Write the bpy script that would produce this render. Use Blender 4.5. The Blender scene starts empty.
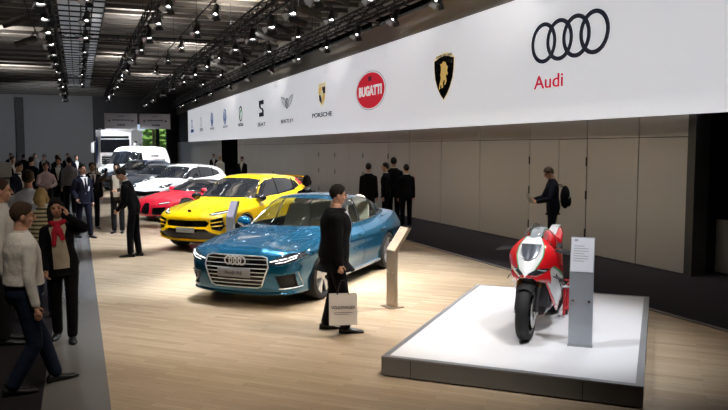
import bpy, bmesh, math, random
import numpy as np
from mathutils import Vector, Matrix
random.seed(7); RNG = np.random.RandomState(7)
SC = bpy.context.scene
COL = SC.collection
PI = math.pi
def rad(a): return a*PI/180.0

# ------------------------------------------------------------------ materials
MATS = {}
def mat(name, col, rough=.5, metal=0., spec=.5, coat=0., emit=None, es=0., noise=None, bump=None, trans=0., alpha=1., sheen=0., ior=1.45):
    """principled material; noise=(scale, amount) varies the base colour, bump=(scale, strength) roughens the surface"""
    if name in MATS: return MATS[name]
    m = bpy.data.materials.new(name); m.use_nodes = True
    nt = m.node_tree; b = nt.nodes['Principled BSDF']
    b.inputs['Base Color'].default_value = (*col, 1)
    b.inputs['Roughness'].default_value = rough
    b.inputs['Metallic'].default_value = metal
    b.inputs['Specular IOR Level'].default_value = spec
    b.inputs['Coat Weight'].default_value = coat
    b.inputs['Coat Roughness'].default_value = .03
    b.inputs['IOR'].default_value = ior
    b.inputs['Transmission Weight'].default_value = trans
    b.inputs['Alpha'].default_value = alpha
    b.inputs['Sheen Weight'].default_value = sheen
    if emit:
        b.inputs['Emission Color'].default_value = (*emit, 1); b.inputs['Emission Strength'].default_value = es
    if noise or bump:
        tc = nt.nodes.new('ShaderNodeTexCoord')
    if noise:
        n = nt.nodes.new('ShaderNodeTexNoise'); n.inputs['Scale'].default_value = noise[0]; n.inputs['Detail'].default_value = 4
        r = nt.nodes.new('ShaderNodeMapRange'); r.inputs[3].default_value = 1-noise[1]; r.inputs[4].default_value = 1+noise[1]
        mx = nt.nodes.new('ShaderNodeVectorMath'); mx.operation = 'SCALE'; mx.inputs[0].default_value = col
        nt.links.new(tc.outputs['Object'], n.inputs['Vector']); nt.links.new(n.outputs[0], r.inputs[0])
        nt.links.new(r.outputs[0], mx.inputs['Scale']); nt.links.new(mx.outputs[0], b.inputs['Base Color'])
    if bump:
        n = nt.nodes.new('ShaderNodeTexNoise'); n.inputs['Scale'].default_value = bump[0]; n.inputs['Detail'].default_value = 3
        bp = nt.nodes.new('ShaderNodeBump'); bp.inputs['Strength'].default_value = bump[1]; bp.inputs['Distance'].default_value = .03
        nt.links.new(tc.outputs['Object'], n.inputs['Vector']); nt.links.new(n.outputs[0], bp.inputs['Height'])
        nt.links.new(bp.outputs[0], b.inputs['Normal'])
    MATS[name] = m
    return m

def glass_mat(name, tint, refl=.06, rough=.02):
    """thin pane: tinted see-through mixed with a fresnel mirror"""
    if name in MATS: return MATS[name]
    m = bpy.data.materials.new(name); m.use_nodes = True
    nt = m.node_tree; nt.nodes.clear()
    o = nt.nodes.new('ShaderNodeOutputMaterial'); mx = nt.nodes.new('ShaderNodeMixShader')
    t = nt.nodes.new('ShaderNodeBsdfTransparent'); t.inputs[0].default_value = (*tint, 1)
    g = nt.nodes.new('ShaderNodeBsdfGlossy'); g.inputs['Roughness'].default_value = rough
    lw = nt.nodes.new('ShaderNodeLayerWeight'); lw.inputs[0].default_value = .5
    pw = nt.nodes.new('ShaderNodeMath'); pw.operation = 'POWER'; pw.inputs[1].default_value = 4.
    fr = nt.nodes.new('ShaderNodeMath'); fr.operation = 'MULTIPLY_ADD'; fr.inputs[1].default_value = .9; fr.inputs[2].default_value = refl
    nt.links.new(lw.outputs['Facing'], pw.inputs[0]); nt.links.new(pw.outputs[0], fr.inputs[0]); nt.links.new(fr.outputs[0], mx.inputs[0]); nt.links.new(t.outputs[0], mx.inputs[1]); nt.links.new(g.outputs[0], mx.inputs[2])
    nt.links.new(mx.outputs[0], o.inputs[0])
    MATS[name] = m
    return m

# ------------------------------------------------------------------ objects
def link_mesh(name, V, F, m, parent=None, smooth=True, sharp=35):
    me = bpy.data.meshes.new(name)
    me.from_pydata([tuple(map(float, v)) for v in V], [], [tuple(int(i) for i in f) for f in F])
    me.validate(); 
    if smooth and len(me.polygons):
        me.polygons.foreach_set('use_smooth', [True]*len(me.polygons))
        if sharp: me.set_sharp_from_angle(angle=rad(sharp))
    me.materials.append(m); me.update()
    o = bpy.data.objects.new(name, me); COL.objects.link(o)
    if parent: o.parent = parent
    return o
def tag(o, label=None, cat=None, group=None, kind=None):
    if label: o['label'] = label
    if cat: o['category'] = cat
    if group: o['group'] = group
    if kind: o['kind'] = kind
    return o
def thing(name, label, cat, loc=(0,0,0), rz=0., group=None):
    o = bpy.data.objects.new(name, None); COL.objects.link(o); o.empty_display_size = .1
    o.location = loc; o.rotation_euler = (0,0,rz)
    return tag(o, label, cat, group)
def copy_tree(o, parent=None):
    c = o.copy(); COL.objects.link(c); c.parent = parent
    if parent is not None: c.matrix_parent_inverse = o.matrix_parent_inverse.copy()
    for ch in list(o.children): copy_tree(ch, c)
    return c

def frame(d, up=(0,0,1)):
    d = Vector(d).normalized(); u = Vector(up)
    if abs(d.dot(u)) > .98: u = Vector((0,1,0)) if abs(d.y) < .9 else Vector((1,0,0))
    x = d.cross(u).normalized(); y = x.cross(d).normalized()
    return x, y, d          # side, up, along

class MB:
    """collects shapes into ONE mesh"""
    def __init__(s): s.V = []; s.F = []
    def add(s, V, F):
        b = len(s.V); s.V += [tuple(v) for v in V]; s.F += [tuple(i+b for i in f) for f in F]; return s
    def box(s, c, d, rz=0., M=None, bev=0.):
        x,y,z = d[0]/2,d[1]/2,d[2]/2
        if bev:
            bm = bmesh.new(); bmesh.ops.create_cube(bm, size=1)
            for v in bm.verts: v.co = (v.co.x*d[0], v.co.y*d[1], v.co.z*d[2])
            bmesh.ops.bevel(bm, geom=bm.edges[:], offset=bev, segments=2, affect='EDGES', profile=.5)
            bm.verts.index_update(); V=[v.co.copy() for v in bm.verts]; F=[[v.index for v in f.verts] for f in bm.faces]; bm.free()
        else:
            V=[Vector(p) for p in ((-x,-y,-z),(x,-y,-z),(x,y,-z),(-x,y,-z),(-x,-y,z),(x,-y,z),(x,y,z),(-x,y,z))]
            F=[(0,3,2,1),(4,5,6,7),(0,1,5,4),(1,2,6,5),(2,3,7,6),(3,0,4,7)]
        R = M if M is not None else Matrix.Rotation(rz,3,'Z')
        return s.add([R@v+Vector(c) for v in V], F)
    def tube(s, pts, r, n=8, cap=True, closed=False, ry=None):
        """round (or elliptical) bar along a path; r a number or one per point"""
        pts=[Vector(p) for p in pts]; k=len(pts)
        rs = r if hasattr(r,'__len__') else [r]*k
        V=[];F=[]; px=None
        for i,p in enumerate(pts):
            if closed: d=pts[(i+1)%k]-pts[i-1]
            else: d=pts[min(i+1,k-1)]-pts[max(i-1,0)]
            if d.length<1e-9: d=Vector((0,0,1))
            d.normalize()
            if px is None: x,y,_=frame(d)
            else:
                x=px-d*px.dot(d)
                if x.length<1e-6: x,y,_=frame(d)
                x.normalize(); y=x.cross(d).normalized()*-1
                y=d.cross(x)
            px=x; y=d.cross(x)
            for j in range(n):
                a=2*PI*j/n; V.append(p+x*math.cos(a)*rs[i]+y*math.sin(a)*(ry if ry else rs[i]))
        m = k if closed else k-1
        for i in range(m):
            for j in range(n):
                a=i*n+j; b=i*n+(j+1)%n; c=((i+1)%k)*n+(j+1)%n; e=((i+1)%k)*n+j
                F.append((a,b,c,e))
        if cap and not closed:
            F.append(tuple(reversed(range(n)))); F.append(tuple((k-1)*n+j for j in range(n)))
        return s.add(V,F)
    def cyl(s, a, b, r0, r1=None, n=16): return s.tube([a,b],[r0, r0 if r1 is None else r1],n)
    def bar(s, a, b, w, h, up=(0,0,1)):
        x,y,d=frame(Vector(b)-Vector(a),up); a=Vector(a); b=Vector(b)
        V=[p+x*sx*w/2+y*sy*h/2 for p in (a,b) for sx,sy in((-1,-1),(1,-1),(1,1),(-1,1))]
        return s.add(V,[(3,2,1,0),(4,5,6,7),(0,1,5,4),(1,2,6,5),(2,3,7,6),(3,0,4,7)])
    def lathe(s, prof, c=(0,0,0), axis=(0,0,1), n=32, closed=False):
        """prof: (radius, height along axis)"""
        x,y,d=frame(axis); c=Vector(c); V=[];F=[]; k=len(prof)
        for (r,h) in prof:
            for j in range(n):
                a=2*PI*j/n; V.append(c+d*h+x*r*math.cos(a)+y*r*math.sin(a))
        for i in range(k if closed else k-1):
            for j in range(n):
                q=(i+1)%k
                F.append((i*n+j, i*n+(j+1)%n, q*n+(j+1)%n, q*n+j))
        return s.add(V,F)
    def ell(s, c, r, M=None, nu=16, nv=10):
        V=[];F=[]; c=Vector(c); R = M if M is not None else Matrix.Identity(3)
        for i in range(nv+1):
            t=PI*i/nv
            for j in range(nu):
                a=2*PI*j/nu
                V.append(R@Vector((r[0]*math.sin(t)*math.cos(a), r[1]*math.sin(t)*math.sin(a), r[2]*math.cos(t)))+c)
        for i in range(nv):
            for j in range(nu):
                F.append((i*nu+j,(i+1)*nu+j,(i+1)*nu+(j+1)%nu,i*nu+(j+1)%nu))
        return s.add(V,F)
    def prism(s, poly, h, M=None, c=(0,0,0)):
        """poly in local xy extruded along local z by h (centred on 0..h)"""
        R = M if M is not None else Matrix.Identity(3); c=Vector(c); n=len(poly)
        V=[R@Vector((p[0],p[1],0))+c for p in poly]+[R@Vector((p[0],p[1],h))+c for p in poly]
        F=[tuple(reversed(range(n))),tuple(range(n,2*n))]+[(i,(i+1)%n,n+(i+1)%n,n+i) for i in range(n)]
        return s.add(V,F)
    def rings(s, R, cap=True, closed=True):
        """loft through rings of equal point count"""
        n=len(R[0]); V=[p for r in R for p in r]; F=[]
        for i in range(len(R)-1):
            for j in range(n if closed else n-1):
                F.append((i*n+j,i*n+(j+1)%n,(i+1)*n+(j+1)%n,(i+1)*n+j))
        if cap: F.append(tuple(reversed(range(n)))); F.append(tuple((len(R)-1)*n+j for j in range(n)))
        return s.add(V,F)
    def build(s, name, m, parent=None, smooth=True, sharp=35):
        return link_mesh(name, s.V, s.F, m, parent, smooth, sharp)

def fuse(o, voxel, smooth=4, lam=.5, sharp=None):
    """voxel-fuse overlapping pieces of an object into one continuous skin and relax it"""
    r = o.modifiers.new('fuse','REMESH'); r.mode='VOXEL'; r.voxel_size=voxel; r.use_smooth_shade=True
    if smooth:
        q = o.modifiers.new('relax','SMOOTH'); q.factor=lam; q.iterations=smooth
    dg = bpy.context.evaluated_depsgraph_get(); dg.update()
    me = bpy.data.meshes.new_from_object(o.evaluated_get(dg))
    old = o.data; o.modifiers.clear(); o.data = me; bpy.data.meshes.remove(old)
    me.polygons.foreach_set('use_smooth', [True]*len(me.polygons))
    return o

def text_obj(name, body, size, m, M, parent=None, extrude=.004, align='CENTER', shear=0., sx=1., bold=0.):
    """flat lettering as mesh; M = 4x4 placing text x to the right, y up"""
    cu = bpy.data.curves.new(name,'FONT'); cu.body=body; cu.size=size; cu.align_x=align; cu.align_y='CENTER'; cu.extrude=extrude; cu.shear=shear; cu.offset=bold; cu.resolution_u=4
    t = bpy.data.objects.new(name,cu); COL.objects.link(t)
    dg = bpy.context.evaluated_depsgraph_get(); dg.update()
    me = bpy.data.meshes.new_from_object(t.evaluated_get(dg)); bpy.data.objects.remove(t); bpy.data.curves.remove(cu)
    me.transform(Matrix.Diagonal((sx,1,1,1))); me.transform(M); me.materials.clear(); me.materials.append(m)
    o = bpy.data.objects.new(name,me); COL.objects.link(o)
    if parent: o.parent=parent
    return o
def basis(x, y, o):
    """matrix with local x, y axes and origin"""
    x=Vector(x).normalized(); y=Vector(y).normalized(); z=x.cross(y)
    return Matrix(((x.x,y.x,z.x,o[0]),(x.y,y.y,z.y,o[1]),(x.z,y.z,z.z,o[2]),(0,0,0,1)))

# ------------------------------------------------------------------ smooth profiles
def pchip(pts):
    pts=sorted(pts); x=np.array([p[0] for p in pts],float); y=np.array([p[1] for p in pts],float)
    h=np.diff(x); d=np.diff(y)/h; m=np.zeros_like(x)
    m[0]=d[0]; m[-1]=d[-1]
    for i in range(1,len(x)-1):
        if d[i-1]*d[i]>0:
            w1=2*h[i]+h[i-1]; w2=h[i]+2*h[i-1]; m[i]=(w1+w2)/(w1/d[i-1]+w2/d[i])
    xs=np.linspace(x[0],x[-1],600); k=np.clip(np.searchsorted(x,xs)-1,0,len(h)-1); t=(xs-x[k])/h[k]
    ys=(2*t**3-3*t**2+1)*y[k]+(t**3-2*t**2+t)*h[k]*m[k]+(-2*t**3+3*t**2)*y[k+1]+(t**3-t**2)*h[k]*m[k+1]
    def f(q):
        q=np.asarray(q,float); r=np.interp(q,xs,ys)
        r=np.where(q<x[0], y[0]+m[0]*(q-x[0]), r); return np.where(q>x[-1], y[-1]+m[-1]*(q-x[-1]), r)
    return f
def smax(a,b,k):
    h=np.maximum(k-np.abs(a-b),0)/k; return np.maximum(a,b)+h*h*k*.25
def smin(a,b,k): return -smax(-a,-b,k)
# ------------------------------------------------------------------ cars
def in_poly(px,py,poly):
    r=np.zeros(px.shape,bool); n=len(poly)
    for i in range(n):
        x0,y0=poly[i]; x1,y1=poly[(i+1)%n]
        if y0==y1: continue
        c=((y0>py)!=(y1>py))&(px<(x1-x0)*(py-y0)/(y1-y0)+x0); r^=c
    return r
def near_poly(px,py,poly):
    best=np.full(px.shape,9.); bx=px.copy(); by=py.copy(); n=len(poly)
    for i in range(n):
        a=np.array(poly[i]); b=np.array(poly[(i+1)%n]); d=b-a; L=d@d
        if L<1e-12: continue
        t=np.clip(((px-a[0])*d[0]+(py-a[1])*d[1])/L,0,1); qx=a[0]+t*d[0]; qy=a[1]+t*d[1]
        e=np.hypot(px-qx,py-qy); k=e<best; best=np.where(k,e,best); bx=np.where(k,qx,bx); by=np.where(k,qy,by)
    return best,bx,by

class Car:
    """local frame: x forward, y to the car's left, z up; the skin is the zero set of a smooth field"""
    def __init__(s, **k):
        d=dict(side=[(.15,.90),(.3,.955),(.5,.99),(.66,1.0),(.8,.98),(.95,.93),(1.2,.86)], nose_z=[(.15,-.10),(.3,-.03),(.5,0),(.68,-.02),(.8,-.07),(1.0,-.2)],
               tail_z=[(.15,-.12),(.35,-.02),(.6,0),(.9,-.04),(1.1,-.1)], nc=.2, tc=.14, hc=.09, wf=.3, wr=.25, tum=.42, zbelt=.97, kl=.12, kc=.12, kj=.04, zbot=.17, bulge=.012, roofc=.05, hoodrib=0., um=-.3)
        d.update(k); s.__dict__.update(d)
        for n in ('plan','side','hood','nose_z','tail_z','prof','cw'): setattr(s,'f_'+n,pchip(getattr(s,n)))
    def F(s,u,v,z):
        a=np.abs(v)
        W=s.f_plan(u)*(1+s.bulge*(np.exp(-((u-s.uf)/.34)**2)+np.exp(-((u-s.ur)/.36)**2)))
        side=a-W*s.f_side(z)
        hood=z-(s.f_hood(u)-s.hc*(a/.9)**2.6)
        if s.hoodrib: hood=hood-s.hoodrib*np.exp(-((a-(.42+.1*(s.uf-u)))/.07)**2)*np.clip((u-.9)/.3,0,1)
        nose=u-(s.un+s.f_nose_z(z)-s.nc*a**2.4)
        tail=-u+(s.ut-s.f_tail_z(z)+s.tc*a**2.4)
        low=smax(smax(side,hood,s.kl),smax(nose,tail,.02),s.kl)
        low=smax(low,s.zbot-z,.05)
        e=u+np.where(u>s.um, s.wf*a*a*np.clip((u-s.um)/.6,0,1), -s.wr*a*a*np.clip((s.um-u)/.6,0,1))
        roof=z-(s.f_prof(e)-s.roofc*(a/.6)**2)
        cs=a-(s.f_cw(u)-s.tum*(z-s.zbelt))
        cab=smax(smax(roof,cs,s.kc),s.zbelt-.22-z,.05)
        return smin(low,cab,s.kj)
    def root(s,C,Q,steps=48):
        n=len(C); lo=np.zeros(n); hi=np.full(n,1.0); found=np.zeros(n,bool)
        prev=np.zeros(n)
        for t in np.linspace(0,1.25,steps)[1:]:
            X=C+(Q-C)*t; f=s.F(X[:,0],X[:,1],X[:,2]); k=(f>0)&~found
            lo=np.where(k,prev,lo); hi=np.where(k,t,hi); found|=k; prev=np.where(found,prev,t)
        for _ in range(16):
            m=(lo+hi)/2; X=C+(Q-C)*m[:,None]; k=s.F(X[:,0],X[:,1],X[:,2])>0
            hi=np.where(k,m,hi); lo=np.where(k,lo,m)
        return C+(Q-C)*((lo+hi)/2)[:,None]
    def sv(s,u,z):      # flank at (u,z): distance out from the middle plane
        return s.root(np.array([[u,0,z]]),np.array([[u,1.3,z]]))[0,1]
    def su(s,v,z):      # nose surface at (v,z)
        return s.root(np.array([[1.4,v,z]]),np.array([[3.4,v,z]]),80)[0,0]
    def st(s,v,z):      # tail surface
        return s.root(np.array([[-1.4,v,z]]),np.array([[-3.6,v,z]]),80)[0,0]
    def sz(s,u,v):      # top surface
        return s.root(np.array([[u,v,.6]]),np.array([[u,v,2.9]]),80)[0,2]
    def skin(s,du,dv,dz):
        Lf=s.un+.05; Lr=s.ut-.05; wb=max(p[1] for p in s.plan)+.05; z0=.12; z1=s.top+.05
        U=np.linspace(Lr,Lf,int((Lf-Lr)/du)+1); Vv=np.linspace(-wb,wb,2*int(wb/dv)+1); Z=np.linspace(z0,z1,int((z1-z0)/dz)+1)
        nu,nv,nz=len(U),len(Vv),len(Z); idx={}; Q=[]; Fc=[]
        def vid(i,j,k):
            q=(i,j,k)
            if q not in idx: idx[q]=len(Q); Q.append((U[i],Vv[j],Z[k]))
            return idx[q]
        for i in range(nu-1):
            for j in range(nv-1): Fc.append((vid(i,j,nz-1),vid(i+1,j,nz-1),vid(i+1,j+1,nz-1),vid(i,j+1,nz-1)))
            for k in range(nz-1):
                Fc.append((vid(i,0,k),vid(i+1,0,k),vid(i+1,0,k+1),vid(i,0,k+1)))
                Fc.append((vid(i+1,nv-1,k),vid(i,nv-1,k),vid(i,nv-1,k+1),vid(i+1,nv-1,k+1)))
        for j in range(nv-1):
            for k in range(nz-1):
                Fc.append((vid(nu-1,j,k),vid(nu-1,j+1,k),vid(nu-1,j+1,k+1),vid(nu-1,j,k+1)))
                Fc.append((vid(0,j+1,k),vid(0,j,k),vid(0,j,k+1),vid(0,j+1,k+1)))
        Q=np.array(Q); C=np.zeros_like(Q); C[:,0]=np.clip(Q[:,0],s.ut+.75,s.un-.75); C[:,2]=s.zc
        return s.root(C,Q),np.array(Fc)
    def wheel_arch(s):
        return [(s.uf,s.zw,s.ra),(s.ur,s.zw,s.ra)]

PROJ={'side':(0,2),'front':(1,2),'rear':(1,2),'top':(0,1)}
def normals(V,Fc):
    a=V[Fc[:,2]]-V[Fc[:,0]]; b=V[Fc[:,3]]-V[Fc[:,1]]; n=np.cross(a,b); n/=np.linalg.norm(n,axis=1,keepdims=True)+1e-12
    return n
def build_car(s, name, label, cat, loc, rz, paint, group=None):
    root=thing(name,label,cat,loc,rz,group)
    V,Fc=s.skin(*s.res)
    cell=max(s.res)
    N=normals(V,Fc)
    vn=np.zeros_like(V)
    for c in range(4): np.add.at(vn,Fc[:,c],N)
    vn/=np.linalg.norm(vn,axis=1,keepdims=True)+1e-12
    # snap skin vertices to the outlines of openings so that the edges run clean
    def ok(P,n,r): 
        w={'side':np.abs(n[:,1])>r.get('n',.35),'front':n[:,0]>r.get('n',.15),'rear':n[:,0]<-r.get('n',.15),'top':n[:,2]>.3}[r['proj']]
        if 'cond' in r: w&=r['cond'](P[:,0],np.abs(P[:,1]),P[:,2])
        return w
    for r in s.regions:
        a,b=PROJ[r['proj']]; pa=np.abs(V[:,a]) if a==1 else V[:,a].copy(); pb=np.abs(V[:,b]) if b==1 else V[:,b].copy()
        d,bx,by=near_poly(pa,pb,r['poly']); k=(d<cell*.55)&ok(V,vn,r)
        sa=np.sign(V[:,a]) if a==1 else 1; sb=np.sign(V[:,b]) if b==1 else 1
        V[:,a]=np.where(k,bx*sa,V[:,a]); V[:,b]=np.where(k,by*sb,V[:,b])
    for (cu,cz,R) in s.wheel_arch():
        d=np.hypot(V[:,0]-cu,V[:,2]-cz); k=(np.abs(d-R)<cell*.6)&(np.abs(V[:,1])>.45)
        f=np.where(k,R/np.maximum(d,1e-6),1); V[:,0]=cu+(V[:,0]-cu)*f; V[:,2]=cz+(V[:,2]-cz)*f
    Cn=V[Fc].mean(1); N=normals(V,Fc)
    keep=np.ones(len(Fc),bool); owner=np.full(len(Fc),-1)
    for (cu,cz,R) in s.wheel_arch(): keep&=~((np.hypot(Cn[:,0]-cu,Cn[:,2]-cz)<R)&(np.abs(Cn[:,1])>.45))
    for i,r in enumerate(s.regions):
        a,b=PROJ[r['proj']]; pa=np.abs(Cn[:,a]) if a==1 else Cn[:,a]; pb=np.abs(Cn[:,b]) if b==1 else Cn[:,b]
        k=in_poly(pa,pb,r['poly'])&ok(Cn,N,r)&(owner<0); owner[k]=i
    def sub(mask,nm,m,off=0.,sharp=None):
        f=Fc[mask]
        if not len(f): return None
        ids,inv=np.unique(f,return_inverse=True); P=V[ids]-vn[ids]*off
        return link_mesh(nm,P,inv.reshape(-1,4),m,root,True,sharp)
    sub(keep&(owner<0),'body',paint)
    for i,r in enumerate(s.regions):
        k=keep&(owner==i)
        if r.get('split'):      # one piece left, one piece right
            for sg in (1,-1): sub(k&(Cn[:,1]*sg>0),r['name'],r['mat'],r.get('off',0))
        else: sub(k,r['name'],r['mat'],r.get('off',0))
    # wheels, arches, floor pan
    for (cu,cz,R) in s.wheel_arch():
        for sg in (1,-1):
            mb=MB(); W=s.sv(cu,cz+R*.9)
            prof=[]; n=28
            A=[]; 
            for vv in (W-.015, .45):
                A.append([(cu+R*1.01*math.cos(rad(-25+230*i/n)), sg*vv, cz+R*1.01*math.sin(rad(-25+230*i/n))) for i in range(n+1)])
            mb.rings(A,cap=False,closed=False)
            mb.rings([[ (cu,sg*.45,cz)]*(n+1),A[1]],cap=False,closed=False)
            mb.build('wheel_arch',M_BLACK,root)
            if s.lip:
                pts=[]
                for i in range(n+1):
                    t=rad(-8+196*i/n); uu=cu+R*1.02*math.cos(t); zz=cz+R*1.02*math.sin(t); 
                    if zz<s.zbot+.03: continue
                    pts.append((uu,sg*(s.sv(uu,zz)-.012),zz))
                MB().tube(pts,s.lip[0],8).build('arch_trim',s.lip[1] or paint,root)
    wb=max(p[1] for p in s.plan)
    MB().box(((s.un+s.ut)/2,0,.27),(s.un-s.ut-.5,wb*1.0,.16)).build('floor_pan',M_BLACK,root)
    for cu in (s.uf,s.ur):
        for sg in (1,-1): make_wheel(s,cu,sg,root)
    return root

def make_wheel(s,cu,sg,root):
    R,r,w=s.zw,s.rim,s.tw; y=sg*s.track; c=(cu,y,s.zw)
    ax=(0,sg,0); ty=MB(); h=w/2
    ty.lathe([(r,-h*.9),(r+.02,-h),(R-.05,-h*1.02),(R-.012,-h*.86),(R,-h*.5),(R,h*.5),(R-.012,h*.86),(R-.05,h*1.02),(r+.02,h),(r,h*.9)],c,ax,40,closed=True)
    t=ty.build('wheel',M_TYRE,root)
    rm=MB(); rm.lathe([(r,-h*.9),(r-.03,-h*.6),(r-.035,h*.5),(r-.012,h*.86),(r+.004,h*.93),(r+.008,h*.8)],c,ax,40)
    rm.build('rim',M_DARKRIM,t); rm=MB()
    x,yv,d=frame(ax)
    n=s.spokes; C=Vector(c)
    for i in range(n):
        for o in s.spoke_split:
            a=2*PI*i/n+.3; a0=a+o*.25; a1=a+o
            p0=C+d*(h*.72)+(x*math.cos(a0)+yv*math.sin(a0))*.05
            p1=C+d*(h*.80)+(x*math.cos(a1)+yv*math.sin(a1))*(r-.008)
            rm.bar(p0,p1,s.spoke_w,.03,up=d)
    rm.build('spokes',s.rim_mat,t)
    MB().lathe([(.0,h*.86),(.05,h*.86),(.065,h*.75),(.07,h*.5)],c,ax,20).build('hub_cap',s.rim_mat,t)
    MB().lathe([(.03,0),(r*.72,0),(r*.72,.03),(.03,.03)],c,ax,32).build('brake_disc',M_STEEL,t)

def strip(s,pts,r,nm,m,root,flat=None):
    MB().tube(pts,r,6,ry=flat).build(nm,m,root)
def flank_line(s,pairs,sg,off=0.,n=6):
    out=[]
    for (a,b) in zip(pairs[:-1],pairs[1:]):
        for i in range(n):
            t=i/n; u=a[0]+(b[0]-a[0])*t; z=a[1]+(b[1]-a[1])*t; out.append((u,sg*(s.sv(u,z)+off),z))
    u,z=pairs[-1]; out.append((u,sg*(s.sv(u,z)+off),z)); return out
def nose_line(s,pairs,off=0.,n=6):
    out=[]
    for (a,b) in zip(pairs[:-1],pairs[1:]):
        for i in range(n):
            t=i/n; v=a[0]+(b[0]-a[0])*t; z=a[1]+(b[1]-a[1])*t; out.append((s.su(v,z)+off,v,z))
    v,z=pairs[-1]; out.append((s.su(v,z)+off,v,z)); return out
def mirror(s,root,u,z,m,v=None,size=(.11,.12,.085)):
    for sg in (1,-1):
        w=s.sv(u,z) ; vo=(v or w+.14)
        mb=MB().ell((u-.02,sg*vo,z+.04),size,nu=14,nv=9)
        mb.bar((u,sg*(w-.05),z-.02),(u-.01,sg*vo,z),.05,.03)
        o=mb.build('side_mirror',m,root)
        MB().ell((u-.02-size[0]*.55,sg*vo,z+.04),(size[0]*.5,size[1]*.88,size[2]*.85),nu=12,nv=8).build('mirror_glass',M_GLASSDARK,o)
def handles(s,root,us,z,m):
    for u in us:
        for sg in (1,-1):
            p=[(u+d,sg*(s.sv(u+d,z)+o),z+dz) for d,o,dz in((-.11,-.004,0),(-.08,.022,.0),(.08,.024,.0),(.11,-.004,0))]
            MB().tube(p,.013,8).build('door_handle',m,root)
def seams(s,root,lines):
    for ln in lines:
        for sg in (1,-1): MB().tube(flank_line(s,ln,sg,-.002,5),.0045,5).build('door_seam',M_BLACK,root)
def plate(s,root,z,w,h,txt,off=.03,size=.07,m=None):
    u=s.su(0,z)+off
    mb=MB().box((u,0,z),(.015,w,h),bev=.004); o=mb.build('number_plate',m or M_PLATE,root)
    if txt: text_obj('lettering',txt,size,M_DARKGREY,basis((0,1,0),(0,0,1),(u+.011,0,z)),o,.001)
    return o
# ------------------------------------------------------------------ shared materials
M_BLACK=mat('black_plastic',(.008,.008,.009),.6)
M_GLOSSBLACK=mat('gloss_black',(.006,.006,.007),.15,coat=.5)
M_TYRE=mat('tyre_rubber',(.012,.012,.013),.75,bump=(60,.1))
M_STEEL=mat('brushed_steel',(.5,.5,.5),.35,1)
M_CHROME=mat('chrome',(.85,.86,.88),.12,1)
M_SATIN=mat('satin_aluminium',(.55,.56,.58),.34,.9)
M_BRIGHT=mat('bright_trim',(.88,.88,.90),.3,.75)
M_DARKRIM=mat('dark_alloy',(.05,.05,.055),.35,.8)
M_LAMP=mat('led_white',(.9,.9,.92),.2,emit=(.95,.97,1),es=.9)
M_LAMPGLASS=mat('lamp_cover',(.03,.033,.04),.06,coat=1)
M_GLASSDARK=mat('tinted_glass',(.010,.012,.016),.04,spec=.7,coat=.4)
M_GLASS=glass_mat('clear_glass',(.72,.8,.78))
M_PLATE=mat('plate_grey',(.30,.30,.32),.5)
M_DARKGREY=mat('dark_grey_print',(.05,.05,.055),.6)
M_LEATHER=mat('pale_leather',(.50,.44,.35),.55)
M_DASH=mat('dark_interior',(.03,.03,.032),.6)
M_WHITE=mat('white_plastic',(.75,.75,.75),.5)
M_RED=mat('red_gloss',(.62,.012,.016),.3,coat=.8)
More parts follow.
